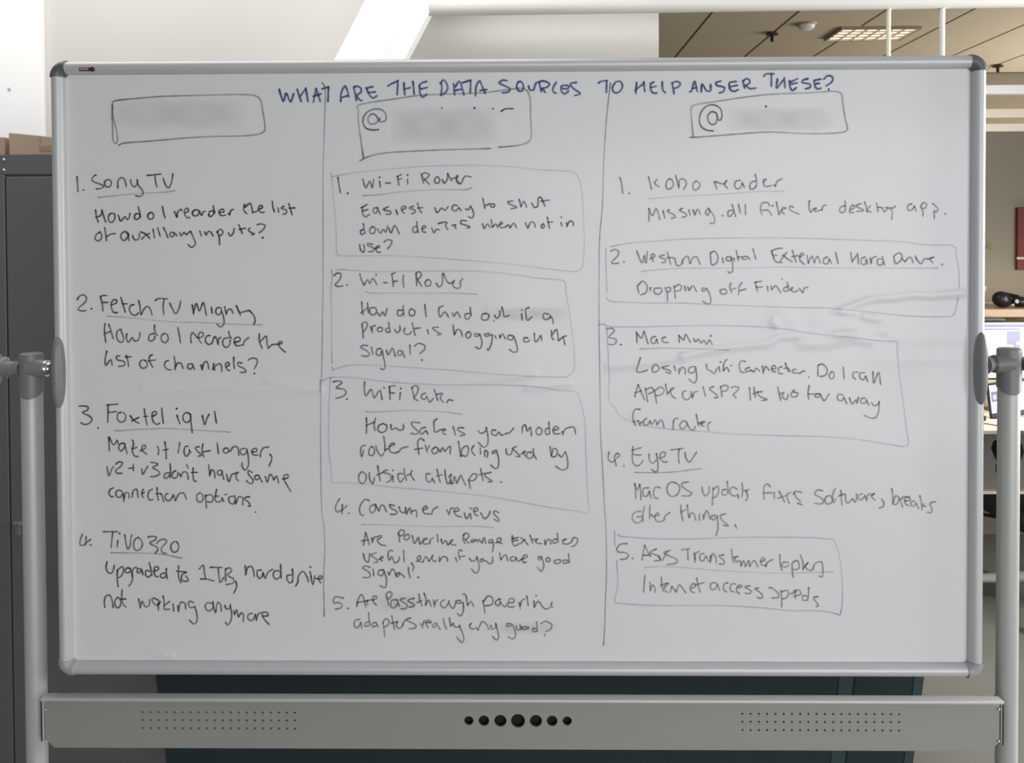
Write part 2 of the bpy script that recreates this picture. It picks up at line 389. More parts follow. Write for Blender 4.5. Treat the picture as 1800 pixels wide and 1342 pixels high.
quads = np.stack([idx[:-1, :-1], idx[:-1, 1:], idx[1:, 1:], idx[1:, :-1]], -1).reshape(-1, 4)
me = bpy.data.meshes.new('writing_surface')
me.vertices.add(len(co)); me.vertices.foreach_set('co', co.ravel())
me.loops.add(quads.size); me.loops.foreach_set('vertex_index', quads.ravel())
me.polygons.add(len(quads)); me.polygons.foreach_set('loop_start', np.arange(0, quads.size, 4))
me.polygons.foreach_set('use_smooth', np.ones(len(quads), bool)); me.update(calc_edges=True)
M_board = mat('whiteboard_film', (0.76, 0.765, 0.775), 0.5, var=0.012, scale=5, bump=0.03, bscale=12, coat=0.45)
M_board.node_tree.nodes['Principled BSDF'].inputs['Coat Roughness'].default_value = 0.18
me.materials.append(M_board)
surf = bpy.data.objects.new('writing_surface', me); C.objects.link(surf); surf.parent = WB
surf['label'] = 'glossy white writing surface with creases near its right edge'
span('back_panel', -HX+.014, HX-.014, YS+.003, .012, ZB+.014, ZT-.014, M_alu, WB, bev=0)
# badge on the top rail
q0, q1 = P(139, 122, -.0155), P(165, 122, -.0155)
bd = obj('maker_badge', bm_box(bmesh.new(), ((q0.x+q1.x)/2-.002, -.0155, q0.z), (.024, .002, .0068), None, .0008), M_badger, WB)
obj('badge_plate', bm_box(bmesh.new(), ((q0.x+q1.x)/2-.004, -.0168, q0.z), (.016, .0012, .0034), None, .0003), M_badge, bd)
b = bmesh.new(); bm_tube(b, [(q1.x-.003, -.0148, q1.z), (q1.x-.003, -.0172, q1.z)], .0045, 18); obj('badge_disc', b, M_badger, bd)

# --- marker ink
def ink_material():
    m = bpy.data.materials.new('marker_ink'); m.use_nodes = True; nt = m.node_tree; b = nt.nodes['Principled BSDF']
    at = nt.nodes.new('ShaderNodeAttribute'); at.attribute_name = 'ink'
    nt.links.new(at.outputs['Color'], b.inputs['Base Color']); nt.links.new(at.outputs['Alpha'], b.inputs['Alpha'])
    b.inputs['Roughness'].default_value = .5; b.inputs['Specular IOR Level'].default_value = .25
    return m
M_ink = ink_material()
COL = {'blue': (.028, .048, .23), 'black': (.030, .028, .028), 'grey': (.045, .045, .048), 'bluegrey': (.05, .055, .12)}
WID = {'blue': 3.0, 'black': 2.4, 'grey': 1.9, 'bluegrey': 2.0}
TIL = {}
def catmull(pts, closed=False):
    if len(pts) < 3:
        a, b = pts; n = max(2, int(math.dist(a, b)/2.5)+1)
        return [(a[0]+(b[0]-a[0])*k/n, a[1]+(b[1]-a[1])*k/n) for k in range(n+1)]
    ext = [(2*pts[0][0]-pts[1][0], 2*pts[0][1]-pts[1][1])]+pts+[(2*pts[-1][0]-pts[-2][0], 2*pts[-1][1]-pts[-2][1])]
    out = []
    for i in range(1, len(ext)-2):
        p = [np.array(q, float) for q in ext[i-1:i+3]]
        tt = [0.0]
        for k in range(3): tt.append(tt[-1]+max(np.linalg.norm(p[k+1]-p[k]), 1e-3)**.5)
        n = max(2, min(24, int(np.linalg.norm(p[2]-p[1])/1.8)+1))
        for s in range(n):
            t = tt[1]+(tt[2]-tt[1])*s/n
            A = [(tt[k+1]-t)/(tt[k+1]-tt[k])*p[k]+(t-tt[k])/(tt[k+1]-tt[k])*p[k+1] for k in range(3)]
            B = [(tt[k+2]-t)/(tt[k+2]-tt[k])*A[k]+(t-tt[k])/(tt[k+2]-tt[k])*A[k+1] for k in range(2)]
            out.append(tuple((tt[2]-t)/(tt[2]-tt[1])*B[0]+(t-tt[1])/(tt[2]-tt[1])*B[1]))
    out.append(tuple(pts[-1])); return out
rng = random.Random(3)
def ink_mesh(name, strokes, colour, alpha, label):
    col = COL[colour]; W0 = WID[colour]; verts = []; faces = []; cols = []
    for st in strokes:
        base = alpha*rng.uniform(.84, 1.06)
        if len(st) == 1:
            cx, cy = st[0]; i0 = len(verts); jx = rng.uniform(.55, .85); jy = rng.uniform(.55, .95); verts.append((cx, cy)); cols.append(min(1, base*1.0))
            for k in range(10): verts.append((cx+W0*jx*math.cos(k*.6283), cy+W0*jy*math.sin(k*.6283))); cols.append(min(1, base*1.0))
            for k in range(10): faces.append((i0, i0+1+k, i0+1+(k+1) % 10))
            continue
        c = catmull(st); n = len(c); L = [0]
        for a, b in zip(c, c[1:]): L.append(L[-1]+math.dist(a, b))
        ph = rng.uniform(0, 6); longish = L[-1] > 120
        i0 = len(verts)
        for i, (x, y) in enumerate(c):
            a = c[max(i-1, 0)]; b = c[min(i+1, n-1)]; tx, ty = b[0]-a[0], b[1]-a[1]; l = math.hypot(tx, ty) or 1; tx /= l; ty /= l
            s = L[i]; e = min(s, L[-1]-s)
            if longish: al = base*(.58+.60*math.exp(-e/22)+.12*math.sin(s*.03+ph))
            else: al = base*(.90+.22*math.exp(-e/3.5)-.14*(s/L[-1])+.07*math.sin(s*.35+ph))
            wd = W0*(1+.13*math.sin(s*.21+ph)+.06*math.sin(s*.9))*(1.0 if e > 1.2 else .75)
            x2, y2 = x, y
            # five points across: soft edges, dark core
            for u, f in ((-1.0, 0.0), (-.42, 1.0), (.42, 1.0), (1.0, 0.0)):
                verts.append((x2-ty*wd*.78*u, y2+tx*wd*.78*u)); cols.append(max(0, min(1, al*f)))
        for i in range(n-1):
            for k in range(3):
                q = i0+i*4+k; faces.append((q, q+1, q+5, q+4))
        for end, sg in ((0, -1), (n-1, 1)):      # round ends
            a = c[max(end-1, 0)]; b = c[min(end+1, n-1)]; ang = math.atan2(b[1]-a[1], b[0]-a[0])+(math.pi if sg < 0 else 0)
            j0 = len(verts); x, y = c[end]; wd = W0*.30
            verts.append((x, y)); cols.append(min(1, base*1.05))
            for k in range(7):
                th = ang-math.pi/2+math.pi*k/6; verts.append((x+W0*.6*math.cos(th), y+W0*.6*math.sin(th))); cols.append(0.0)
            for k in range(6): faces.append((j0, j0+1+k, j0+2+k))
    pts = np.array([tuple(P(x, y, YS)) for x, y in verts])
    hh = hfun(pts[:, 0], pts[:, 2]); pts[:, 1] = YS-hh-.0007
    me = bpy.data.meshes.new(name); me.from_pydata(pts.tolist(), [], faces)
    at = me.attributes.new('ink', 'FLOAT_COLOR', 'POINT')
    at.data.foreach_set('color', np.array([(*col, a) for a in cols], np.float32).ravel())
    me.materials.append(M_ink)
    o = bpy.data.objects.new(name, me); C.objects.link(o); o.parent = surf
    if label: o['label'] = label
    return o
ORD = {'1': 'first', '2': 'second', '3': 'third', '4': 'fourth', '5': 'fifth'}
SIDE = {'left': 'left', 'mid': 'middle', 'right': 'right'}
SPECIAL = {'title': ('heading_text', 'blue capital letters of the heading across the top'),
  'leftbox': ('drawn_frame', 'hand-drawn box at the top of the left column'), 'midbox': ('drawn_frame', 'hand-drawn box at the top of the middle column'),
  'rightbox': ('drawn_frame', 'hand-drawn box at the top of the right column'), 'midat': ('at_sign', 'at sign in the middle top box'), 'rightat': ('at_sign', 'at sign in the right top box'),
  'leftdivider': ('column_line', 'grey line between the left and middle columns'), 'rightdivider': ('column_line', 'grey line between the middle and right columns'),
  'box1': ('drawn_frame', 'box round the first note of the middle column'), 'box2': ('drawn_frame', 'box round the second note of the middle column'),
  'box3': ('drawn_frame', 'box round the third note of the middle column'), 'box4': ('drawn_frame', 'box round the second note of the right column'),
  'box5': ('drawn_frame', 'box round the third note of the right column'), 'box6': ('drawn_frame', 'box round the fifth note of the right column')}
def naming(i):
    if i in SPECIAL: return SPECIAL[i]
    for s in SIDE:
        if i.startswith(s):
            n = i[len(s)]; r = i[len(s)+1:]
            w = '%s note, %s column' % (ORD[n], SIDE[s])
            if r == 'head': return 'note_title', 'handwritten title of the '+w
            if r == 'rule': return 'underline', 'underline below the title of the '+w
            k = {'a': 'first', 'b': 'second', 'c': 'third'}[r[-1]]
            return 'handwritten_line', '%s line of text of the %s' % (k, w)
    return 'handwritten_line', None
INK = r'''# title blue .85
@480,120,6
65,220 85,290 110,350 140,265 185,355 220,265;255,220 275,290 300,355;285,300 345,215;345,205 370,355;425,360 440,290 455,210;455,210 500,355;420,300 510,270;515,220 590,195;585,195 580,355;715,355 720,260 760,190 785,240 800,305;725,310 790,290;850,205 865,260 880,345;850,205 880,190 925,210 930,250 885,290 910,330 940,345;975,210 1060,195;990,215 1010,270 1055,315 1100,290;1005,260 1085,250;1210,190 1240,170 1320,135;1318,125 1310,285;1380,150 1390,285;1375,225 1450,205;1475,135 1490,280;1540,185 1570,155 1625,140;1555,220 1630,205;1545,185 1550,260 1575,305 1625,275
@760,120,6
97,160 100,220 90,285;80,165 120,125 155,170 160,220 135,260 85,290;225,160 235,285;240,200 285,140 335,285;240,235 310,222;315,155 405,125;405,125 400,270;455,295 465,185 500,135 525,190 560,270;500,235 580,225;790,135 750,125 705,155 750,180 820,220 800,250 735,260;900,150 890,200 915,240 950,235 960,180 930,140 900,150;1015,185 1030,230 1065,230 1085,175 1100,150;1125,145 1150,250;1110,150 1170,135 1235,165 1210,200 1150,215;1160,215 1195,260;1310,145 1275,205 1275,250 1310,265;1360,190 1400,180 1440,190 1430,215 1370,215;1360,190 1360,240 1395,270 1440,240;1525,150 1455,165 1490,215 1560,270 1500,290
@1040,120,6
70,160 100,140 170,130;160,130 155,260;250,155 225,185 225,240 260,262 310,230 325,180 300,140 250,145;475,145 465,270;455,235 545,165;550,140 560,250;620,165 660,145;620,160 625,230 650,262 690,262;620,205 685,190;745,140 750,230 780,262;850,155 870,275;840,160 900,140 935,165 910,200 865,215
@1200,120,6
70,250 90,245 125,140 155,250;100,215 150,205;195,255 205,170 255,240 290,240 295,170;405,135 350,155 360,180 440,205 430,245 385,262;490,150 570,140;490,160 500,220 540,245 590,225;505,195 580,180;635,140 655,215;630,140 680,110 710,140 690,170 650,185;665,185 710,215 775,210;855,90 870,65 965,60;935,65 935,195;1000,110 990,210 1060,125;1070,95 1080,210;1130,150 1215,110;1125,130 1130,190 1155,235 1200,205;1140,170 1210,155;1325,110 1265,130 1260,150 1340,170 1345,200 1290,220;1385,130 1460,115;1385,125 1395,190 1420,220 1460,210;1400,165 1445,160;1485,120 1530,80 1580,95 1575,140 1510,190;1540,225
# left1head black .82
@120,290,8
125,160 140,380;215,355;400,150 380,145 335,205 350,230 500,300 470,330 390,340;560,205 520,230 515,280 550,315 600,290 605,235 575,205;700,330 705,220 750,180 790,200 820,310;880,205 890,270 930,310 970,270 975,205;970,205 985,280 1045,360 1055,410 1000,445 945,430;1110,150 1310,130;1220,145 1230,230 1250,315;1335,185 1370,280 1410,325 1450,260 1475,120
# left1rule grey .5
@120,290,8
415,460 600,440 950,405 1400,380 1510,360
# left1linea black .9
@120,290,8
385,630 400,730 425,810;385,740 460,710 475,640;475,625 500,720 530,810;600,680 570,720 575,790 615,810 655,760 650,690 600,680;705,705 740,790 800,730 830,770 860,740 870,680;985,585 1005,660 1020,740;1000,690 950,690 935,750 960,770 1005,740 1010,690;1165,665 1120,710 1140,760 1185,760 1205,710 1175,665;1325,580 1345,680 1365,750;1495,650 1525,740;1530,740 1540,670 1590,625 1600,650;1640,680 1690,650 1680,610 1640,630 1640,700 1680,745 1715,740
@320,290,8
190,630 150,660 160,710 210,715 240,680 230,640 190,630;240,640 280,710 300,660 330,655;380,680 380,720 410,725 450,680 430,650 380,660;440,570 450,640 465,680;520,670 590,660 580,625 530,640 520,680 560,715 620,705;650,680 670,710;670,700 690,640 730,625;880,550 870,640 915,690;880,600 960,540 980,600 995,680;1000,670 1060,650;1070,630 1130,600 1120,570 1080,590 1080,640 1120,670 1160,665;1270,510 1280,600 1300,665;1350,600 1360,670;1440,580 1395,610 1470,640 1465,680 1420,695;1500,540 1550,705;1500,610 1595,605
# left1lineb black .88
@120,290,8
455,940 400,980 380,1040 420,1070 465,1040 470,980 440,940;515,880 530,980 540,1070;540,1010 600,975 665,965;850,990 810,940 750,970 745,1030 790,1065 840,1010 850,960;845,960 855,1070;905,990 930,1050 980,1050 1005,1000 1000,960;1015,940 1100,980 1150,1040;1150,960 1080,1000 1030,1050;1195,900 1215,1030;1260,885 1295,1005;1340,880 1380,960 1405,1030;1500,960 1450,950 1430,990 1460,1015 1510,970 1530,1000;1570,950 1590,1000 1630,950 1660,985;1660,985 1720,930;1720,930 1760,1020 1790,1110 1740,1160 1680,1115
@320,290,8
250,925 275,1000;320,940 340,990 370,940 400,940 440,1005;490,930 520,1000 530,1125;490,960 540,905 575,940 560,980 510,1000;650,950 680,1000 720,960 735,890;795,835 850,970;800,910 900,890;965,885 930,910 970,950 1020,970 975,985;1055,845 1100,830 1170,855 1140,910 1080,960;1135,1025
# left2head black .85
@120,510,8
125,140 170,80 220,70 260,110 240,170 140,270 190,295 255,290;330,265;455,100 480,200 490,300;450,105 480,80 545,80;490,175 565,175;615,210 680,180 680,140 640,140 605,190 615,270 650,320 700,315;740,100 770,200 805,320;760,195 830,195;930,205 880,220 860,280 900,345 950,355 990,320;990,145 1010,240 1020,350;1030,350 1060,280 1110,230 1150,260 1180,355;1220,155 1260,125 1400,125;1350,130 1335,230 1345,345;1425,180 1470,270 1510,335 1555,270 1585,150
@320,510,8
145,205 165,345;160,330 205,190 245,295 300,180 345,355;415,240 425,330;545,250 500,250 475,310 510,350 550,320 555,260;560,300 590,400 590,480 545,520 490,480;600,230 625,345;625,340 650,280 690,270 720,330;765,215 790,280 825,355;790,290 830,315 890,300 945,285;945,285 1010,360 1030,430 1010,485
# left2rule grey .4
@120,510,8
550,370 750,380 1000,405 1300,435 1600,455 1790,455 2000,465 2300,480 2600,490 2730,490
# left2linea black .82
@120,510,8
520,470 510,560 530,740;510,620 600,580;570,480 600,570 635,690;750,550 700,570 680,640 710,720 760,735 780,690 760,610 735,560;825,610 820,690 850,735 900,670 930,715 980,710 1005,650 1010,595;1215,490 1215,560 1235,620 1260,640;1210,610 1150,630 1130,690 1160,720 1210,690 1220,640;1350,610 1310,650 1320,720 1370,740 1405,690 1390,625 1350,610;1540,525 1560,620 1580,745
@320,510,8
130,745 125,650 150,600 190,640 220,680;230,680 295,650 300,610 260,595 235,630 240,700 275,750;400,640 350,650 330,710 370,765 420,750 440,700;440,690 470,655 510,770;510,765 520,690 550,665;660,580 670,640 700,685;670,670 590,690 575,760 620,810 670,770 680,700;740,740 820,710 810,670 760,670 735,730 770,785 860,770;860,780 880,720 945,665;1090,610 1090,720 1130,825;1100,730 1185,650 1195,730 1215,830;1220,815 1270,770 1350,765;1350,765 1410,745 1390,720 1355,750 1390,820 1460,880
# left2lineb black .82
@120,510,8
545,855 520,980 530,1060 600,980 620,1060;730,930 680,930 690,980 790,1010 790,1060 710,1075;815,910 840,1000 850,1080;800,945 890,940;1090,990 1030,990 1005,1050 1040,1100 1100,1085 1110,1030 1080,990;1190,910 1150,930 1140,990 1190,1090;1120,1000 1230,985;1415,990 1370,1010 1355,1070 1400,1120 1450,1125;1490,935 1505,1040 1500,1125;1505,1100 1540,1030 1580,1030 1620,1110
@320,510,8
140,1040 90,1045 80,1090 120,1115 155,1070 150,1040;155,1070 180,1120;265,1050 285,1130;285,1120 310,1030 350,1005 380,1115;450,1030 435,1130 480,1060 540,1040 560,1090 560,1155;440,1080 470,1130;625,1080 665,1055 655,1020 620,1030 620,1090 650,1130 680,1130;730,940 730,1040 740,1110;850,1030 790,1020 790,1060 880,1110 900,1150 820,1160;930,990 980,960 1050,970 1060,1020 1020,1110;1020,1175
# left3head black .85
@120,700,8
150,115 200,110 280,130 270,170 200,205 300,255 335,300 290,360 220,370 175,345;420,420;540,100 700,85;560,105 560,220 555,345;560,205 680,190;750,200 700,220 700,310 750,340 800,310 805,240 770,200;870,245 930,320 1000,355;1000,270 890,325;1070,145 1085,260 1110,380;1060,260 1120,255;1185,260 1245,220 1230,190 1190,200 1180,270 1210,350 1260,370 1290,350;1315,135 1325,250 1340,360;1530,240 1550,310 1575,365;1525,150;1720,230 1670,205 1620,240 1620,310 1670,345 1715,310 1720,230;1720,225 1730,370 1745,490
@320,700,8
285,240 320,375 350,290 385,225;460,185 485,355
# left3rule grey .5
@120,700,8
650,455 720,460 1000,440 1400,430 1790,450 2100,470 2280,480
# left3linea black .82
@120,700,8
570,545 580,745;575,545 640,660 690,590;690,590 705,650;790,640 740,640 710,700 740,745 790,700 800,640;800,670 830,780;905,585 920,650 900,730 940,820 990,820;900,720 970,690;1010,745 1090,700 1080,665 1050,670 1040,730 1110,795;1255,675 1275,730 1265,800;1360,610 1375,720 1380,860;1330,735 1410,720;1570,625 1560,700 1545,775
@320,700,8
90,680 50,680 30,760 60,820 100,780 105,720;105,740 130,770;245,685 190,700 230,760 280,800 230,820;295,640 285,740 310,835;280,760 400,740;495,630 515,790;620,700 580,730 600,775 650,760 655,720 620,700;660,740 680,750 720,690 780,690 800,810;890,710 830,720 820,770 860,800 910,760 910,710;915,720 935,850 930,960 890,1015 850,970 845,910;980,760 1050,750 1050,710 1000,720 980,760 1010,800 1080,800;1105,830 1110,760 1150,700 1225,690;1235,785 1265,840 1225,960
# left3lineb black .78
@120,790,8
545,240 575,375 610,290 640,240;665,215 710,180 765,190 740,240 665,310 700,340 765,335;850,270 920,260;915,215 920,305;1035,270 1050,355 1090,290 1125,235;1160,185 1220,190 1265,210 1190,260 1260,300 1290,340 1230,380 1155,385;1435,200 1440,300 1435,405;1430,330 1370,340 1350,400 1390,405 1430,350;1520,300 1480,320 1460,380 1500,410 1540,370 1545,320;1570,340 1585,390 1620,320 1670,330 1690,430;1665,215 1690,270
@320,790,8
160,260 155,350 170,440 205,455;130,330 220,325;375,215 385,300 390,380;390,370 420,290 450,310 465,410;560,300 510,300 500,350 540,365 570,320 560,300;560,320 590,430;625,350 660,455 700,360 730,345;730,345 790,325 760,360 770,420 795,450;990,330 940,300 930,340 1000,440 990,480 940,475 905,440;1090,370 1040,370 1020,410 1060,430 1095,390;1090,390 1130,465;1170,380 1200,465 1240,350 1275,390 1290,440;1290,430 1330,380 1360,480;1410,420 1490,400 1490,360 1450,360 1430,400 1480,510 1530,595
# left3linec black .78
@120,790,8
640,540 590,570 575,630 610,670 640,665;740,580 690,580 670,640 710,680 755,650 760,600 740,580;775,620 785,740;785,700 810,610 850,620 855,690;910,600 900,680;910,590 960,560 985,680;1060,560 1030,620 1060,680;1040,630 1075,600;1190,560 1140,590 1125,660 1150,715 1195,705;1250,535 1255,630 1270,720;1235,630 1300,620;1300,620 1320,650 1345,740;1410,620 1370,640 1370,700 1420,725 1460,690;1460,690 1480,640 1510,730;1510,725 1560,630 1620,615 1665,705
@320,790,8
245,610 210,650 215,720 260,745 295,710 290,640 250,610;330,640 345,830;330,660 400,640 440,680 420,740 350,740;490,560 470,660 475,730 510,745 560,720;460,660 520,660;560,680 590,740;600,640 635,632;720,660 660,680 670,750 720,770 750,720;740,650 755,780;755,770 800,670 850,680 855,790;955,670 890,680 880,700 940,750 960,800 930,800;1035,885
# left4head black .75
@120,925,8
205,110 170,210 175,270 245,260;255,145 245,275;325,185 240,245;320,265;490,80 700,80;630,80 615,200 605,310;700,200 690,300;725,105;795,120 820,270 840,325 870,280 880,190 895,125;995,155 940,190 920,270 950,340 1010,330 1045,260 1020,190 980,160;1120,160 1170,145 1240,160 1230,190 1150,240 1250,300 1260,340 1220,385;1240,250 1300,195 1370,190 1385,220 1310,320 1330,375 1385,385;1500,215 1450,260 1450,330 1490,370 1540,345 1555,270 1520,215
# left4rule grey .55
@120,925,8
595,375 800,378 1150,385 1400,410 1605,455
# left4linea black .8
@120,925,8
550,495 535,580 560,650 610,665 640,610 650,550;695,610 690,730 705,855;695,620 760,570 780,620 750,700 700,730;880,600 830,590 800,640 840,660 880,630;880,600 905,720 890,800 850,845;905,720 910,620 950,580 975,600;1040,610 990,600 970,650 1000,660 1030,620;1035,620 1055,690;1140,510 1165,610 1180,700;1150,640 1100,620 1090,690 1130,720 1165,690;1200,640 1270,610 1270,580 1220,580 1210,650 1240,715 1275,710;1380,590 1385,680 1400,745;1370,660 1300,680 1310,725 1360,725 1385,680;1555,555 1550,650 1560,740 1590,800;1520,635 1670,650;1665,650 1600,690 1600,760 1660,780 1690,760 1650,700
@350,925,8
0,610 60,550 75,650 95,750;15,745 100,745 215,775;155,580 325,585;270,595 280,700 300,795 350,720;370,600 375,780;370,610 430,590 460,630 400,690 490,750 480,800 380,825;515,775 530,850 490,945;650,555 655,690;655,690 690,580 740,575 770,650 775,715;880,620 820,630 820,700 850,740 890,700 900,650;900,660 930,740 970,650 1040,610;1145,540 1150,640 1155,740;1130,630 1060,640 1045,710 1090,750 1140,710 1145,640;1310,600 1320,700 1310,790;1310,690 1240,700 1240,760 1280,805 1320,780;1355,850 1385,800 1400,700 1460,640 1510,700 1540,790;1560,640 1580,720;1565,580;1570,700 1600,825 1630,700;1640,740 1720,740 1730,710 1690,705 1680,750 1715,805
# left4lineb black .75
@150,1010,8
280,470 270,390 290,310 340,290 380,370 395,470;460,320 420,370 430,450 470,470 500,420 490,350 460,320;520,210 515,330 540,430 580,460;490,350 575,345;750,340 775,480;775,470 800,380 850,460 900,430 905,350;1010,360 970,335 940,350 960,400 1010,440 1040,380 1010,350;1025,400 1030,505;1030,430 1060,380;1095,300 1110,400 1115,490 1190,490;1110,440 1190,380;1235,410 1245,525;1300,440 1310,525;1310,520 1350,390 1400,410 1415,495;1530,400 1470,380 1450,430 1490,470 1540,450;1540,450 1570,560 1570,660 1530,700 1465,645
@330,1010,8
340,410 280,400 245,450 290,515 350,480 355,380;355,380 365,460 390,545;400,530 410,430 430,390 460,420 475,520;525,430 540,480 590,480 600,420;600,430 620,580 600,670 560,710 530,670;645,510 660,570;660,560 690,500 710,600;715,600 760,540 785,570 780,665;910,550 860,560 845,610 880,650 930,630 950,560;950,560 970,655;965,640 1000,550 1040,540;1050,590 1130,580 1120,540 1060,535 1050,580 1100,660 1150,710
# mid1head black .78
@570,290,7.5
180,160 195,270 215,370;310,375;505,185 550,300 600,215 630,300 655,190;730,210 740,295;730,165;805,240 880,240;965,145 985,270;955,160 1020,125;975,195 1025,180;1100,190 1100,260;1100,135;1285,130 1310,245;1275,130 1330,105 1385,130 1360,170 1310,190;1320,190 1390,260;1490,155 1455,195 1470,240 1510,235 1520,180 1490,155;1555,190 1580,240 1620,200 1630,110;1625,110 1680,215;1680,185 1740,165;1765,145 1750,200 1790,245
@790,290,7.5
110,135 90,170 100,230 150,250 185,180 210,150 290,160
# mid1rule grey .45
@570,290,7.5
510,405 700,395 900,370 1200,340 1650,325 1900,322 1950,295
# mid1linea black .8
@570,290,7.5
480,570 570,520;510,550 500,620 540,685 600,650;500,610 580,590;710,570 660,570 645,620 680,640 700,600;700,560 740,655;850,550 780,590 880,620 870,650 815,650;945,590 970,660;1020,600 1080,560 1060,545 1020,560 1030,620 1060,635;1180,545 1120,570 1200,600 1190,630 1150,645;1230,500 1260,600 1290,635;1230,570 1305,565;1455,560 1490,630 1550,570 1590,600 1635,550
@790,290,7.5
110,540 60,530 35,580 80,610 120,570;120,560 160,610;210,580 250,590 280,540;280,540 320,640 300,700 250,680;440,440 470,580;470,540 540,510;570,510 540,540 570,560 600,540 580,510;840,475 770,490 800,520 890,560 810,580;920,450 945,560;945,550 980,480 1020,560;1085,500 1120,560 1160,550 1170,440;1170,440 1200,425 1260,545;1200,480 1320,465
# mid1lineb black .78
@570,290,7.5
515,770 530,860 540,900;520,850 480,870 490,920 535,900;640,810 600,850 610,900 660,900 670,840 640,810;700,840 740,900 780,850 810,890 840,800;850,830 880,895 930,800 990,910;1220,745 1230,850 1240,900;1220,810 1170,830 1180,890 1230,880;1290,850 1340,820 1320,800 1290,830 1300,880 1340,890;1415,830 1450,895 1480,850 1520,860;1500,775 1600,750;1620,755 1600,800 1630,855;1680,800 1735,790 1720,810 1740,840
@790,290,7.5
230,740 160,735 150,770 230,800 275,820 230,835;435,770 460,840 500,780 540,830;550,720 565,830;570,820 610,780 640,830;640,800 700,770 680,755 660,790 680,830 740,820;740,820 780,790 800,840;800,830 850,770 885,830;1000,765 1035,840;1035,830 1080,750 1120,770 1130,825;1240,775 1210,810 1230,835 1255,810 1240,775;1290,685 1320,840;1290,760 1365,750;1470,760 1485,810;1475,690;1545,760 1550,820;1550,810 1590,740 1630,760 1635,805
# mid1linec black .78
@570,290,7.5
465,1045 480,1120 520,1155 530,1090 520,1050;640,1050 570,1040 570,1060 650,1100 640,1140 580,1145;660,1110 730,1080 720,1065 680,1090 700,1150 745,1150;785,1020 830,990 890,1000 880,1050 830,1110
# mid2head black .72
@570,470,7.5
125,115 170,80 215,80 220,120 200,170 145,235 190,255 250,245;305,235;470,85 490,160 525,240;525,240 570,165 600,215 640,150 700,235;685,100;780,200 835,207;890,90 905,180 910,255;885,95 940,70;910,190 970,180;1045,100 1040,180 1050,265;1210,75 1220,245;1205,85 1250,60 1280,90 1260,140 1220,160;1225,160 1290,255;1370,160 1330,200 1350,250 1400,235 1400,180 1370,160;1475,205 1510,260 1550,230 1560,80;1570,75 1600,150 1640,215;1640,210 1710,205;1720,170 1690,210 1700,250 1760,280 1800,250 1790,200 1830,150
# mid2rule grey .3
@570,470,7.5
540,320 600,340 900,340 1300,342 1790,345 1900,352 2020,357
# mid2linea black .76
@570,470,7.5
495,455 500,540 515,630;480,605 570,540;570,465 585,600;660,530 610,540 605,610 650,630 690,590 680,540 660,530;705,600 735,645 770,590 800,640 830,540;1040,505 1045,600 1050,640;1035,570 975,570 970,630 1010,640 1045,600;1150,545 1120,580 1130,635 1180,635 1195,580 1150,545;1325,485 1335,580 1345,655;1570,510 1520,530 1510,590 1530,655 1590,590 1640,660
@790,470,7.5
40,600 60,650 100,590 145,665;275,525 280,600 290,640;270,610 210,620 215,680 250,685 275,640;500,610 440,620 425,680 480,700 525,650 510,615;585,710;595,630 625,675 660,640 665,570;690,520 710,590 725,650 790,635;950,610 960,700;955,565;1055,530 1010,550 1010,640 1030,700 1090,650;1310,620 1250,610 1235,660 1270,690 1320,670 1330,630;1330,650 1360,680 1370,750
# mid2lineb black .74
@570,470,7.5
500,760 510,850 515,935;490,760 540,720 570,750 550,810 510,860;610,780 635,865;635,830 640,780 680,770;730,790 700,820 720,850 760,840 765,800 730,790;850,725 860,800 870,860;850,800 810,820 830,860 860,850;930,820 960,865 1000,830 995,770;1070,800 1050,830 1070,880 1120,885 1150,850;1160,730 1180,820 1200,905;1190,810 1270,800;1360,820 1375,885;1510,790 1430,800 1480,850 1540,880 1490,895
@790,470,7.5
50,760 65,900;65,890 110,820 150,840 170,915;250,850 215,890 240,935 280,910 275,860 250,850;390,880 330,880 350,915 400,890;400,880 430,1000 400,1075 340,1050;530,875 460,885 480,910 560,890;570,890 550,1020 510,1095 500,1075;600,900 620,945;660,890 670,940;670,930 700,880 740,950;840,905 780,900 770,940 820,960 850,910;850,910 890,1040 890,1110 840,1120 790,1080;1040,935 990,930 985,980 1030,985 1060,960;1120,865 1130,980 1160,970 1205,900 1220,970;1345,830 1350,920 1375,960;1350,900 1410,820 1430,900 1435,975;1440,970 1500,920 1545,905;1500,915 1525,1025
# mid2linec black .74
@570,470,7.5
580,1035 510,1030 480,1055 560,1100 600,1150 560,1175 490,1165;620,1050 645,1150;750,1075 700,1080 690,1150 740,1160 760,1100;765,1090 780,1180 800,1270 800,1330 770,1350 740,1330;820,1090 845,1155 900,1070 940,1180;1030,1110 980,1100 970,1150 1010,1160 1040,1110;1040,1130 1065,1195;1130,1020 1135,1150;1190,1045 1240,1005 1320,1030 1330,1070 1255,1145;1290,1225
# mid3head black .76
@570,650,7.5
115,165 170,150 235,170 160,240 260,260 290,300 250,350 150,380;300,390;535,155 530,260 550,345 620,260 660,370 720,280;740,270 765,400;790,240;860,220 870,400;850,225 935,210;870,285 860,300 930,310;1005,300 995,400;1010,250;1155,235 1170,300 1190,390;1150,240 1200,210 1240,240 1225,310 1185,380 1240,410;1340,310 1290,330 1285,380 1330,390 1350,350 1390,430 1440,380;1450,260 1500,415;1480,330 1560,315 1530,370 1570,435;1615,440 1640,400 1700,410
# mid3rule grey .4
@570,650,7.5
540,550 620,560 900,545 1200,540 1600,560 1815,590
# mid3linea black .76
@570,650,7.5
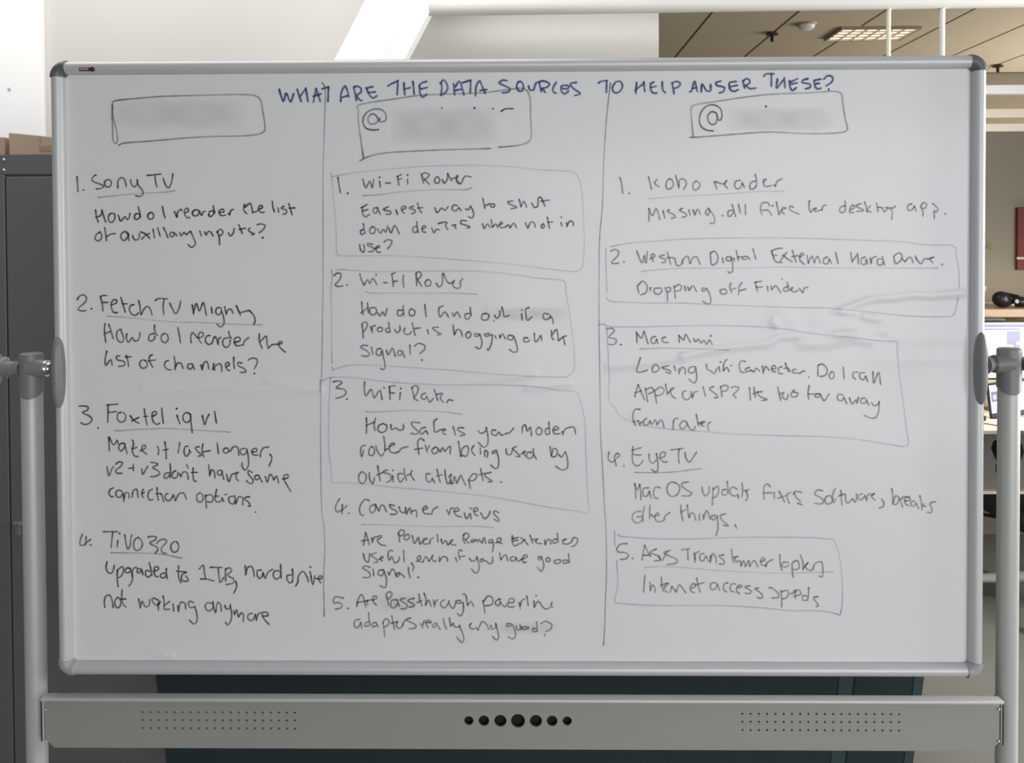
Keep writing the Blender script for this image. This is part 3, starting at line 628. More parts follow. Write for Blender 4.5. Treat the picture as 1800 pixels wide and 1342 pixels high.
555,630 560,730 555,845;545,740 670,690;680,635 660,720 670,805;780,710 720,740 710,800 760,830 815,800 825,740 780,710;880,720 890,790 950,770 990,800 1045,780 1040,715;1265,700 1150,700 1170,750 1240,820 1220,850 1140,840;1340,760 1280,780 1260,830 1290,850 1330,810;1340,800 1370,855;1495,645 1450,680 1450,780 1460,825 1540,790;1540,790 1600,800 1590,780 1560,800 1580,850 1610,855
@790,650,6.923
45,690 75,800;180,710 110,710 100,730 190,790 130,805;350,745 380,775 440,750 450,700;450,700 470,830 460,920 420,945 350,885;570,740 520,740 520,790 570,800 600,760 630,800 670,790;680,780 730,770 785,710;890,690 885,775;895,690 920,670 950,750 985,700 1000,810;1090,700 1055,740 1070,790 1110,790 1125,730 1090,700;1210,635 1220,780;1210,710 1170,730 1180,790 1220,780;1270,740 1330,720 1300,690 1260,730 1280,780 1350,780;1370,750 1385,800;1385,770 1410,725 1510,700 1530,740 1535,785
# mid3lineb black .74
@570,650,7.5
545,1000 500,1010 480,1090 495,1150 520,1060;630,1010 590,1060 600,1130 650,1120 660,1040 630,1010;680,1000 700,1070 750,1140 790,1100;785,880 800,1000 800,1080;800,1060 850,1040;860,1020 930,980 900,970 860,1010 870,1080 930,1100 990,1080;990,1080 1020,1040 1110,1015;1320,940 1270,905 1235,950 1240,1050 1250,1120;1190,1055 1300,1035;1330,990 1360,1090;1360,1050 1390,1000;1470,1020 1420,1060 1440,1110 1490,1090 1500,1040 1470,1020;1500,1040 1530,1085 1560,1030 1590,1080;1590,1080 1660,1010 1660,1115
@790,650,6.923
110,870 140,1065;140,1060 160,960 220,930 230,1000 200,1055 150,1040;300,920 270,980 310,1050
@790,780,6.923
375,50 380,130;430,90 430,160;430,80 465,100 460,170;570,80 530,100 520,120 570,110;575,80 600,200 590,290 560,305 500,260;690,60 700,130 750,130 770,50;820,35 775,60 850,140 860,160 810,155;870,130 930,100;920,90 900,110 930,160;1020,60 1030,140 1060,190;1010,110 950,110 945,170 990,180 1030,130;1225,35 1240,160;1240,150 1270,60 1310,80 1300,150 1250,165;1330,130 1360,165 1410,100;1415,100 1440,220 1430,300 1370,320 1290,275
# mid3linec black .72
@570,780,7.5
500,370 460,410 460,490 500,530 545,490 550,410 500,370;595,380 600,470 640,530 665,450;705,290 720,400 740,495;690,420 800,370;840,350 790,360 780,380 870,410 880,480 820,515;905,420 910,510;908,355;1055,330 1060,400 1085,490;1045,400 980,400 975,460 1005,510 1050,450;1090,420 1150,400;1160,355 1140,400 1190,490;1400,400 1350,400 1350,480 1390,510 1430,450;1430,470 1460,520;1485,335 1530,515;1480,430 1560,410;1590,345 1600,440 1630,530 1680,480;1640,440 1680,400 1660,480 1690,530
@790,780,6.923
0,480 40,490 60,400 90,490;95,480 140,390 165,440 200,510;235,440 255,550;230,450 290,370 335,380 310,440 250,455;380,300 410,455;360,380 450,360;510,350 440,370 430,390 520,460 470,465;630,470
# mid4head black .72
@570,780,7.5
205,725 150,830 165,900 245,875;240,800 235,930;300,820 235,880;325,920;595,760 550,735 490,790 465,880 490,945 525,945;680,800 610,830 600,880 630,915 670,880 680,800;680,810 720,900;720,890 760,810 790,830 820,905;930,820 860,810 880,850 960,900 950,930 870,935;985,830 1010,900 1060,910 1075,840;1075,840 1085,940;1085,930 1130,850 1150,930;1150,900 1210,880 1220,970;1300,880 1360,850 1340,825 1300,860 1320,920 1400,930;1415,935 1440,870 1500,835;1615,870 1650,945;1650,920 1670,860 1700,845
@790,780,6.923
60,830 120,810 90,780 55,810 80,870 150,895;180,840 210,915 250,850;255,850 265,920;250,780 280,800;300,830 350,810 330,780 300,800 310,860 350,880;380,840 430,915 480,870 495,820;605,845 550,820 540,850 600,920 600,950 540,920
# mid4rule grey .28
@570,780,7.5
490,1070 700,1070 1000,1080 1400,1095 2000,1090 2230,1110
# mid4linea black .72
@570,920,7.5
515,295 530,220 545,120;545,120 570,200 595,290;490,235 590,220;625,190 635,265;635,240 660,190 700,180;700,180 750,165 750,190 700,220 740,280 815,300;985,140 995,250;970,150 1010,90 1050,100 1050,150 1000,170;1090,150 1050,190 1070,220 1120,200 1115,150 1090,150;1160,160 1190,270 1240,190 1260,280;1260,280 1300,240 1360,200 1310,210 1310,270 1400,270;1390,260 1400,220 1440,190;1490,145 1500,250;1540,205 1560,270 1600,230 1630,290;1630,290 1700,215 1660,240 1680,280 1740,290
@790,920,7.5
190,150 185,230 210,270;180,160 220,130 260,160 240,200 200,215;210,220 260,265;350,220 300,220 290,250 330,240 360,220 380,250;390,210 430,265;430,260 460,190 480,270;570,220 530,220 520,260 570,250;575,230 580,320 565,380;610,260 680,230 680,200 640,200 630,240 700,270;830,160 835,270 870,300 920,265;820,210 915,185;835,240 910,220;940,190 980,220 1040,290;1000,210 935,275;1060,155 1100,265;1085,215 1140,210;1130,240 1170,205 1140,220 1150,260 1220,270;1255,220 1265,290;1265,280 1300,215 1340,230 1330,280;1420,130 1435,250;1425,210 1370,220 1370,265 1420,250;1500,230 1545,210 1500,220 1500,265 1560,275 1610,250;1610,250 1640,190 1690,210 1660,290 1610,310
# mid4lineb black .68
@570,920,7.5
515,400 540,490 580,515 600,400;690,390 620,420 700,490 700,515 650,520;720,480 780,450 760,440 740,480 770,500;905,370 860,360 840,420 860,490 890,440 930,525 985,490 990,445;1045,355 1050,440 1055,515;1145,520 1180,580 1160,630;1210,510 1270,470 1260,430 1230,450 1240,500 1300,515;1300,515 1340,440 1380,505;1380,505 1440,420 1420,450 1440,500 1480,500;1520,440 1520,510;1520,500 1570,440 1620,460 1625,505;1730,450 1750,510
@790,920,7.5
170,370 140,350 120,400 140,480;140,440 205,435;260,460 300,500 360,470 360,440;360,440 395,570 370,650 340,655 290,600;450,470 410,480 420,510 470,490 530,535 570,510 570,440;660,390 680,490;680,480 740,415 770,500;860,440 810,450 810,495 860,490 880,450;880,450 900,500 960,480;940,480 1030,440 1000,415 970,450 980,520 1020,510;1210,440 1170,450 1190,490 1220,450;1215,440 1245,560 1210,635 1160,580;1300,450 1270,480 1300,510 1330,480 1300,450;1430,480 1380,500 1400,530 1460,520 1470,490 1430,480;1570,400 1580,520;1560,490 1500,490 1510,530 1580,510
# mid4linec black .7
@570,920,7.5
610,585 540,565 505,590 580,640 610,690 570,720 510,715;645,605 655,700;790,620 730,620 710,670 760,695 790,640;790,630 820,740 810,840 790,850 735,825;840,640 860,690;860,685 900,605 960,700;1000,650 940,680 960,710 1010,670 1060,715;1110,580 1115,650 1135,725;1240,715
# mid5linea black .68
@570,1020,7.5
260,240 140,225 125,300 200,300 240,340 200,375 140,385;315,375;430,350 440,280 490,190 520,240 550,360;430,300 580,270;565,270 575,330;560,270 640,260;640,270 690,240 690,215 650,215 640,270 690,335;820,200 850,335;810,190 860,155 895,180 870,230 840,260;960,260 890,270 880,350 920,370 970,310;960,260 990,350;1070,240 1000,260 1090,330 1080,375 1010,380;1190,240 1100,270 1190,330 1170,350 1110,355;1250,180 1260,260 1290,345;1220,300 1290,270;1315,170 1340,250 1335,340;1340,330 1375,265 1410,350;1440,260 1455,355;1455,320 1480,270 1500,260;1590,260 1540,290 1540,340 1590,365 1640,300;1640,270 1660,340 1700,375 1740,280
@790,1020,7.5
150,270 90,275 110,310 170,290;180,290 185,400 150,475 105,440;175,185 210,190 240,340;240,330 290,285 320,350;440,260 470,435;450,290 510,210 570,240 560,320 460,340;680,250 620,270 605,310 650,340 670,290;650,240 700,330 740,350 760,310;780,300 850,290 850,250 800,245 780,290 780,350 860,350;920,290 935,380;930,340 960,265 990,250;1020,205 1040,340;1115,270 1120,365;1145,205;1120,360 1170,280 1220,340 1270,385 1330,360;1355,290 1340,330 1360,360
# mid5lineb black .62
@570,1020,7.5
470,520 410,530 400,610 440,630 480,570;480,550 500,640;585,430 595,540 610,600;585,550 540,570 540,610 590,600;690,560 640,570 640,620 690,600;690,570 715,625;775,560 790,660 800,745;770,570 810,510 860,550 830,600 790,620;890,465 910,570 925,655;880,570 960,550;970,540 950,600 990,640 1040,600;1030,600 1060,540 1090,530;1145,500 1080,520 1210,600 1200,630 1120,645;1270,570 1300,635;1300,600 1320,530;1340,560 1410,560 1370,530 1340,560 1370,630;1490,570 1430,590 1440,630 1480,600;1490,590 1530,655;1570,505 1590,600 1615,650;1650,495 1665,610;1665,610 1700,570 1710,610 1770,620 1790,590
@790,1020,7.5
130,600 180,720 190,790 165,825 95,750;295,570 265,600 290,645 340,640;350,620 380,665;375,660 440,545 500,600 520,655;545,590 560,650 610,620 610,560;610,570 640,690 650,760 620,790 565,740;820,580 760,575 760,610 820,600;830,580 870,690 860,760 820,775 770,740;880,600 890,650 940,650 930,590;950,610 960,650 1050,630 1000,615 950,625;1150,545 1160,680;1150,640 1100,640 1110,680 1160,670;1205,575 1260,545 1350,590 1330,650 1270,680;1265,715 1250,745
# right1head black .68
@1060,290,7.5
220,165 240,220 260,380;345,375;600,155 640,325;715,190 680,240 740,290;875,180 835,230 840,310 880,320 925,270 910,200 875,180;955,135 980,220 1000,310;1000,290 1010,200 1060,185 1100,240 1060,330;1230,210 1185,260 1200,330 1250,320 1275,250 1230,210;1465,220 1500,320;1470,220 1600,250 1635,200 1600,250 1640,310
@1270,290,7.5
240,205 180,215 160,280 200,320 250,280 260,230;260,240 290,300;430,120 450,210 445,290;440,210 370,240 370,320 420,310 445,280;540,230 580,190 550,190 540,250 570,285 650,270;680,260 700,290;700,280 720,220 790,180
# right1rule grey .3
@1060,290,7.5
590,450 700,440 900,420 1200,405 1575,385 1975,355 2395,345
# right1linea black .66
@1060,290,7.5
605,570 605,745;605,570 650,670 700,580 750,720;790,600 815,705;880,590 850,610 950,670 950,690 900,705;1050,570 1010,600 1100,650 1090,680 1040,690;1130,590 1150,670;1185,590 1210,665;1210,660 1245,585 1285,655;1390,570 1350,630 1380,665 1410,600;1390,570 1470,700 1460,770 1410,770;1575,670
@1270,290,7.5
125,520 150,600 175,685;150,600 80,610 75,670 100,680 150,620;210,515 235,640;300,520 305,660;620,545 600,500 520,510 500,570 520,660;520,600 600,600 650,670;660,540;710,480 740,640;740,660 780,600 840,570 800,560 780,620 820,650;940,560 890,545 890,590 940,620 1010,650;1150,465 1140,560 1165,625 1200,580 1240,570 1210,600 1230,615 1310,590;1310,600 1330,540 1370,530
@1450,290,7.5
265,470 270,540 270,600;270,540 205,560 200,620 240,630 270,600;330,600 390,560 370,530 340,560 330,630 380,625;480,510 410,540 510,600 420,615;520,485 545,560 555,625;600,540 555,600 610,625;680,500 700,620;690,560 750,565 780,620 820,570 790,560;820,560 880,600 880,720;860,560 900,570 930,540;1150,510 1090,540 1100,600 1150,590 1180,540;1180,540 1200,610;1260,550 1290,610 1290,680;1260,550 1300,500 1340,520 1320,570 1270,570;1415,505 1490,580 1470,620 1440,600;1440,610 1440,710;1585,645
# right2head black .66
@1050,420,7.5
175,165 230,140 280,170 270,220 185,320 240,325 285,320;350,305;515,155 590,315 620,220;620,220 640,320 660,165;690,270 755,230 740,200 710,220 740,300;890,210 820,235 900,280 890,310 850,315;920,170 970,340;910,250 1020,260 1040,340 1090,355 1130,270;1130,335 1130,280 1190,230 1220,330;1230,330 1260,250 1310,240 1355,340;1490,190 1500,340;1490,190 1540,165 1590,230 1570,320 1510,350;1650,245 1660,320
@1270,420,7.5
110,240 60,240 50,280 100,290 120,240;120,250 135,370 130,430 90,450 70,430;150,250 155,295;180,150 210,290;200,240 260,240;330,230 270,240 260,270 320,270;330,240 365,275;400,130 440,270;650,150 660,200 700,300 790,315;640,165 720,130 790,125;690,215 720,220;645,170 680,250;790,210 850,260 920,305;850,180 790,250 760,300;920,150 970,310;910,240 1000,220;1010,240 1070,210 1060,190 1030,200 1020,280 1080,340;1115,215 1130,330;1130,320 1180,230 1210,325;1215,310 1250,230 1290,320;1390,240 1340,260 1330,320 1380,330 1410,260;1410,270 1440,330;1490,175 1525,330
@1460,420,7.5
265,180 285,310;285,300 350,210;355,190 370,335;460,240 410,260 410,330 450,340 470,270;470,270 490,335;520,250 535,335;535,320 550,260 600,230;680,230 710,350;680,270 620,270 625,340 670,345 695,300;830,240 850,330;830,235 900,185 940,220 920,290 860,335;940,260 980,310;980,300 1010,265 1050,240 1090,320;1115,220 1125,255;1120,250 1190,330 1240,260 1280,270;1280,270 1360,240 1310,270 1350,320;1470,340
# right2rule grey .35
@1050,420,7.5
570,440 620,425 900,400 1300,385 1790,385 2500,375 3200,385 3800,385 4400,388 4490,383
# right2linea black .64
@1050,420,7.5
525,620 550,720;530,620 600,560 655,620 640,710 570,740;690,640 700,690;695,660 720,640;810,650 750,660 760,720 810,730 850,690 840,650 810,650;890,640 920,720 925,825;910,650 960,640 960,690 920,700;1010,620 1030,790;1020,640 1070,605 1110,630 1090,680 1030,690;1150,620 1165,690;1190,630 1210,690;1210,680 1260,620 1310,700;1440,660 1390,650 1380,690 1430,680;1440,650 1490,760 1490,850 1430,850 1390,820;1680,660 1620,680 1630,720 1680,730 1710,700 1680,660
@1270,420,7.5
115,580 95,630 120,715;110,670 180,650;260,575 225,620 210,740;220,690 310,660;430,570 460,695;420,575 520,560;440,640 530,635;590,620 600,690;640,620 650,680;650,670 700,620 770,715;785,530;850,570 870,650 860,690;860,630 810,650 810,690 850,690;880,680 930,650 920,640 900,670 940,700 1000,680;1010,650 1060,715;1060,710 1080,650 1130,640
# right3head black .72
@1050,560,6.39
110,120 160,110 190,140 130,210 200,230 215,260 180,295 130,290;265,295;440,150 445,275;435,155 495,220 525,140;525,140 570,290;660,200 610,220 610,275 645,280 665,230;665,230 680,285;770,210 730,220 740,265 800,270;915,185 920,270;915,190 970,240 990,180 1045,270;1080,220 1100,260 1135,235 1165,275 1195,245 1225,290 1260,240 1290,295;1280,190 1270,205
# right3rule grey .4
@1050,560,6.39
470,345 700,335 1100,340 1480,355
# right3linea black .68
@1050,560,6.39
485,435 445,600 500,600 565,580;650,515 620,550 625,600 660,600 695,560 660,515;800,530 725,555 820,590 820,620 770,600;860,530 880,590;915,560 920,630;920,610 950,550 985,570 985,630;1100,540 1040,550 1025,600 1080,610 1105,560;1105,545 1115,680 1090,725 1025,680
@1240,560,6.39
10,510 20,570 60,590 100,620 130,560;150,540 160,600;170,490;240,460 210,500 200,590;200,590 240,550 265,600;290,530;455,485 400,480 380,530 400,600 440,610;500,550 450,570 460,600 510,580;510,580 540,600 570,560 610,595;640,530 650,620;650,600 680,540 715,590;740,570 790,560 780,530 750,540 750,590 790,600;860,540 820,560 830,620 870,620;895,495 930,600;880,560 930,560 950,600;1020,570 980,580 980,610 1020,610 1060,620;1060,615 1100,590 1120,595;1160,660
@1400,600,7.0625
265,305 265,435;265,300 320,285 380,350 360,420 290,440;440,375 405,420 420,465 455,460 465,400 440,375;580,320 590,470;765,385 710,390 700,440 735,475;850,390 790,400 790,460 830,480 860,430;860,430 885,505;950,375 960,520 1020,390 1045,540
# right3lineb black .66
@1050,560,6.39
420,885 440,800 460,740;460,740 490,820 530,915;420,840 500,810;540,780 565,940;550,800 610,775 630,820 570,850;640,800 665,950;650,810 710,770 750,800 730,850 660,870;765,735 790,860;790,840 860,780 820,800 840,870 880,900;1000,810 960,830 965,890 1010,915 1060,860;1050,820 1070,900;1070,880 1090,830 1130,820;1185,765 1215,875;1310,765 1260,790 1340,860 1350,890 1310,890;1385,760 1400,880;1375,780 1430,750 1470,770 1450,810 1400,820
@1240,560,6.39
290,780 330,765 375,780 340,830 310,860 340,880;342,895;495,775 505,920;545,770 560,890;530,850 600,820;640,820 580,840 620,880 690,910 630,925;810,770 845,925;830,850 880,830 860,880 910,910 930,850;1000,800 960,850 970,880 1030,870 1035,840 990,830;1165,750 1150,850 1160,910;1150,850 1240,850;1290,850 1240,850 1230,880 1280,880 1290,850 1330,925 1390,845
@1400,600,7.0625
580,670 520,660 510,720 560,740 590,690;590,700 625,780;655,700 690,780 740,730 750,770 770,690;860,710 810,710 800,760 850,770 870,720;870,740 900,795;930,760 960,800 1020,780 1025,745;1025,750 1020,870 980,950 920,955 840,920
# right3linec black .64
@1050,560,6.39
485,1025 430,1020 400,1080 405,1150 430,1205;400,1160 470,1150;460,1150 480,1210;480,1180 510,1160;560,1120 520,1150 530,1200 570,1190 590,1150;590,1150 610,1190 650,1140 670,1200;670,1190 720,1140 750,1230;855,1140 850,1250;850,1180 880,1120 910,1130;960,1150 925,1200 945,1240 990,1220 1000,1160 960,1150;1000,1160 1040,1240 1080,1255 1100,1210;1110,1075 1135,1210;1130,1180 1180,1160;1150,1190 1210,1160 1190,1155 1170,1200 1200,1210;1275,1165 1240,1190 1250,1260
# right4head black .66
@1050,770,7.5
155,185 145,280 190,320 240,290;275,200 230,240 250,375;275,205 300,230 250,270;350,370;465,110 470,160;450,165 580,130;475,215 520,228 585,225;465,170 465,310 510,370 560,355 605,300;680,210 690,300 730,335 780,290;780,200 800,370 790,440 750,445 715,410;810,270 890,240 890,190 840,200 830,270 880,320 925,315;965,160 1130,140;1080,145 1070,230 1080,335;1155,185 1170,270 1210,320 1310,185
# right4rule grey .5
@1050,770,7.5
490,455 750,460 1000,450 1370,405
# right4linea black .62
@1050,770,7.5
495,600 510,805;490,600 525,690 560,610;560,610 570,700 575,820;680,660 610,670 605,760 650,770 690,700;685,700 710,800;830,660 770,650 740,720 760,790 805,800;1030,600 990,580 930,620 920,700 960,765 1030,765 1080,700 1080,630 1030,590;1205,580 1120,600 1110,630 1180,690 1245,730 1210,765 1115,765;1380,640 1390,720 1430,765 1470,720 1475,640;1525,660 1520,780 1515,890;1525,680 1590,640 1600,700 1560,780 1525,790;1710,570 1720,650 1720,740;1700,680 1650,690 1650,750 1700,750
@1240,770,7.5
420,680 360,650 320,690 340,750 400,770;420,740 440,800;480,590 490,680 480,780;510,700 580,680;540,700 555,790 530,830;860,650 820,610 775,640 770,730 775,810;760,730 880,725;905,715 910,810;970,700 1000,760 1045,850;1070,760 950,800;1080,740 1130,720;1080,740 1085,820 1110,870;1270,720 1180,710 1160,750;1170,720 1200,790 1260,840;1210,860 1280,885;1550,700 1480,690 1440,740 1520,790 1560,830 1530,870 1440,865;1650,760 1590,780 1580,850 1620,875 1670,840 1660,770;1715,665 1685,720 1680,800 1690,860 1720,800
@1440,780,7.5
285,610 290,700 300,815;250,695 340,670 350,760 380,785 440,730 470,775 490,740 490,660;570,660 520,680 520,730 560,740 590,700;600,680 625,760;625,740 640,680 680,660;680,690 730,655 690,700 740,750;820,730 850,780 840,830 785,850;955,590 970,700 970,800;970,790 1010,690 1050,720 1020,800 975,800;1060,720 1100,840;1080,740 1110,700 1190,720;1130,760 1200,740 1180,700 1130,720 1140,800 1190,820;1260,760 1210,770 1220,820 1260,820 1270,780;1280,790 1310,860;1325,680 1345,780 1355,880;1380,790 1360,820 1410,830;1540,765 1460,790 1480,850 1480,910 1420,905
# right4lineb black .6
@1050,770,7.5
575,970 500,980 460,1040 490,1110 550,1120 600,1060;520,1040 600,1040;625,905 600,1010 605,1110;695,885 690,980 690,1070;705,1010 740,1040 770,1030 815,1020 800,990 770,1010 760,1060 790,1105 870,1095;880,1090 890,1040 960,980;1100,885 1110,1010 1130,1100;1100,985 1170,945;1185,880 1195,980 1210,1060;1210,1050 1240,990 1270,1000 1300,1090;1345,1000 1345,1095;1395,1010 1400,1080;1400,1070 1440,960 1460,990 1490,1080;1560,1020 1500,1040 1530,1085 1580,1040;1580,1020 1590,1200 1565,1290;1695,1000 1620,1030 1640,1080 1730,1160 1660,1150;1815,1140 1835,1195
# right5head black .64
@1060,920,7.454
320,270 230,275 180,340 200,375 290,385 335,420 300,465 225,475;385,460;510,485 530,380 545,285;545,285 590,380 630,440;520,420 620,420;705,335 620,385 740,440 740,485 670,495;725,430 770,490 810,430 850,370;885,355 800,390 980,490 950,525 840,545;1025,350 1140,335;1110,345 1115,485;1195,385 1205,515;1205,480 1215,400 1260,370;1330,400 1280,410 1270,480 1310,495 1350,430;1350,430 1385,505;1410,420 1405,520;1405,510 1440,400 1470,430 1485,525;1590,415 1520,430 1590,500 1580,535 1520,535
@1260,920,7.454
195,340 200,430 225,520;215,450 280,435 240,460 260,510 300,490 320,575;320,560 350,490 375,575;380,560 420,490 430,570;430,570 490,490 540,580;570,510 630,480 610,455 575,490 590,550 640,550;640,575 660,520 740,475;825,410 830,530 855,620;940,510 860,520 855,560 910,575 950,540;985,530 990,620 1000,710;990,520 1050,490 1080,540 1070,600 1010,610;1095,415 1130,520 1130,620;1130,600 1200,515 1160,560 1190,610 1250,615 1290,530 1370,510 1390,600 1380,710 1340,690
# right5rule grey .35
@1060,920,7.454
535,580 750,570 1000,580 1500,620 2290,655 3020,640
# right5linea black .62
@1060,920,7.454
550,680 540,780 530,905;615,770 620,890;620,880 650,810 680,850 680,910;765,700 770,800 790,900;750,820 850,780;810,840 860,790 820,800 810,880 850,910;880,910 900,830;900,820 960,910;960,900 1000,810 1090,920;1150,860 1210,830 1190,790 1150,830 1150,890 1200,915;1230,715 1240,800 1275,910;1210,810 1325,780;1480,780 1420,790 1410,860 1460,870 1500,810;1490,790 1530,885
@1260,920,7.454
150,780 100,800 90,870 130,905;250,800 190,800 180,880 230,905;270,850 330,830 310,810 270,830 260,890 300,930;440,820 370,840 450,890 440,920 370,920;550,850 500,860 580,920 600,970 560,985 530,970;680,845 720,850 810,930 810,970 720,980;840,880 850,1000 850,1100;850,900 920,880 940,920 910,980 860,990;960,930 1040,900 1030,880 1000,900;1000,960 1100,930 1080,880 1040,880 1030,990;1205,840 1200,950 1190,1010;1190,960 1130,950 1130,1010 1190,1010;1330,965 1270,975 1320,1060 1330,1090 1300,1090
# leftbox black .62
@180,150,6
155,160 250,150 600,120 1000,108 1500,100 1620,115 1670,160 1690,260 1715,420 1715,470 1680,505 1550,530 1050,545 500,590 210,615 180,630 170,635;155,160 115,175 105,210 115,330 150,480 160,590 140,615 115,580 110,460 105,300 110,210
# midbox black .62
@560,140,4.615
335,660 370,640 480,605 900,575 1400,560;1460,550 1640,530 1710,500 1725,460 1720,300 1715,150 1690,90 1650,72 1560,78 1350,105 1000,120 830,128 600,160 400,190 315,215 325,260 320,300 345,500 365,640
# midat black .88
@560,140,4.615
490,340 465,290 430,280 400,320 420,360 470,350 500,310 500,340 540,335 548,290 520,250 450,240 380,280 360,340 380,390 440,410 490,405;1480,260 1510,240 1580,237;1000,232;1265,230;1415,237
# rightbox black .55
@1190,140,5.625
125,572 165,572 400,555 900,520 1300,535 1560,530 1660,515 1685,490 1665,400 1640,250 1625,145 1590,122 1300,132 880,150 400,215 155,260 140,280 145,400 160,570
# rightat black .8
@1190,140,5.625
400,370 385,330 340,320 305,360 315,420 350,445 385,430 400,370 410,400 430,400 445,360 430,290 380,255 330,250 270,280 225,360 230,450 280,495 360,510;880,265
# leftdivider grey .55
@0,0,1
566,145 571,153 571,200 568,300 568,500 567,560 566,640 564,700 564,800 566,900 570,930 571,970 569,1010 570,1085
# rightdivider grey .62
@0,0,1
1073,145 1067,200 1063,250 1061,290 1059,360 1054,420 1053,500 1053,570 1054,640 1055,700 1056,770 1059,820 1063,900 1065,930 1066,1010 1064,1060 1063,1100 1061,1135
# box1 grey .4
@0,0,1
582,304 584,320 586,345 590,385 591,410 592,443 594,449 603,450 700,450 780,455 900,465 980,475 1015,477 1022,473 1025,460 1027,430 1025,370 1022,330 1015,310 1007,303 950,299 883,292 757,292 690,297 637,302 603,307 583,311
# box2 grey .45
@0,0,1
583,474 584,490 582,505 583,560 583,620 584,640;584,645 585,651 590,649 610,643 650,642 700,645 790,651 870,658 920,661 960,663 998,662 1006,655 1009,650 1009,610 1005,580 1000,545 995,515 993,496 988,493 945,489 895,482 835,477 730,477 665,478 625,476 597,474 590,476
# box3 bluegrey .42
@0,0,1
565,670 581,664 603,663 637,666 690,672 760,676 850,677 906,678 949,681 978,686 1007,688 1015,693 1021,708 1025,725 1028,744 1030,800 1032,850 1034,885 1036,897 1033,902 1020,900 970,893 910,882 850,872 783,865 730,860 690,857 637,851 603,849 584,849 582,845 583,835 580,810 578,790 578,740 579,700 581,664;563,668 563,690
# box4 grey .4
@0,0,1
1065,437 1065,457 1066,490 1067,515;1066,523 1071,529 1090,531 1143,533 1197,533 1250,536 1290,537 1337,539 1403,541 1457,542 1540,550 1600,556 1660,557 1673,556 1679,548 1685,523;1686,507 1685,473 1681,451 1679,436 1673,432 1633,431 1580,425 1527,423 1400,419 1260,419 1197,421 1143,425 1103,428 1073,434
# box5 bluegrey .48
@0,0,1
1052,572 1063,570 1066,573 1113,575 1206,573 1285,573 1334,575 1381,579 1407,583 1450,589 1500,594 1551,600 1576,601 1577,603 1577,615 1581,660 1588,710 1594,760 1597,778 1595,783 1588,785 1560,781 1500,772 1450,768 1400,767 1334,765 1287,763 1238,759 1180,755 1130,748 1111,742 1093,734 1085,726 1082,718 1075,713 1071,703 1071,663 1070,645 1068,600 1066,575
# box6 bluegrey .5
@0,0,1
1080,933 1081,960;1084,985 1086,1020 1085,1035 1081,1055 1083,1060 1090,1061 1130,1064 1190,1065 1260,1065 1340,1069 1394,1074 1434,1074 1461,1077 1476,1082;1477,1081 1480,1067 1481,1040 1477,987 1469,957 1464,949 1454,948 1434,946 1367,945 1300,945 1207,948 1140,947 1114,945 1092,943 1085,940'''
def run_ink():
    cur = None; tile = None
    jobs = []
    for ln in INK.strip().split('\n'):
        if ln.startswith('#'):
            i, c, a = ln[1:].split(); cur = [i, c, float(a), []]; jobs.append(cur)
        elif ln.startswith('@'):
            tile = tuple(float(v) for v in ln[1:].split(','))
        else:
            for st in ln.split(';'):
                cur[3].append([(tile[0]+float(a)/tile[2], tile[1]+float(b)/tile[2]) for a, b in (q.split(',') for q in st.split())])
    for i, c, a, ss in jobs:
        nm, lab = naming(i)
        if i in SPECIAL and i != 'title': k = 1.15 if 'divider' in i else (.95 if i.endswith(('box', 'at')) else .80)
        else: k = {'left': .98, 'mid': .88, 'right': .80}.get(next((q for q in SIDE if i.startswith(q)), ''), 1.0)
        if c != 'black' and c != 'blue': k *= .85
        # groups of strokes far from one another are separate parts
        bb = [(min(p[0] for p in st), min(p[1] for p in st), max(p[0] for p in st), max(p[1] for p in st)) for st in ss]
        grp = list(range(len(ss)))
        def find(q):
            while grp[q] != q: q = grp[q]
            return q
        for u in range(len(ss)):
            for v in range(u):
                A, B = bb[u], bb[v]
                gx_ = max(0, A[0]-B[2], B[0]-A[2]); gy_ = max(0, A[1]-B[3], B[1]-A[3])
                sz = max(A[2]-A[0], A[3]-A[1], B[2]-B[0], B[3]-B[1])
                if math.hypot(gx_, gy_) <= max(14, .42*sz): grp[find(u)] = find(v)
        cl = {}
        for q, st in enumerate(ss): cl.setdefault(find(q), []).append(st)
        for n_, g in enumerate(sorted(cl.values(), key=len, reverse=True)):
            if n_ and all(len(st) == 1 for st in g): ink_mesh('ink_dot', g, c, a*k, None)
            else: ink_mesh(nm, g, c, a*k, lab)
run_ink()
def smudge(cx, cy, w, h, a, col=(.10, .095, .09)):
    """faint wiped marker and blanked-out writing: a small patch whose opacity fades out"""
    n, m_ = 18, 10; vs = []; cs = []; fs = []
    for j in range(m_+1):
        for i in range(n+1):
            u, v = i/n*2-1, j/m_*2-1; vs.append((cx+u*w/2, cy+v*h/2))
            f = max(0, 1-abs(u)**4)*max(0, 1-abs(v)**3)*(.75+.25*math.sin(u*9+cx)*math.cos(v*3))
            cs.append((*col, a*f))
    for j in range(m_):
        for i in range(n):
            q = j*(n+1)+i; fs.append((q, q+1, q+n+2, q+n+1))
    pts = np.array([tuple(P(x, y, YS)) for x, y in vs]); hh = hfun(pts[:, 0], pts[:, 2]); pts[:, 1] = YS-hh-.0005
    me = bpy.data.meshes.new('soft_smudge'); me.from_pydata(pts.tolist(), [], fs)
    at = me.attributes.new('ink', 'FLOAT_COLOR', 'POINT'); at.data.foreach_set('color', np.array(cs, np.float32).ravel())
    me.materials.append(M_ink); o = bpy.data.objects.new('soft_smudge', me); C.objects.link(o); o.parent = surf
smudge(310, 200, 250, 58, .11); smudge(780, 222, 196, 72, .13); smudge(1370, 210, 195, 44, .13)  # patches standing for blanked-out names in the top boxes, not wiped ink
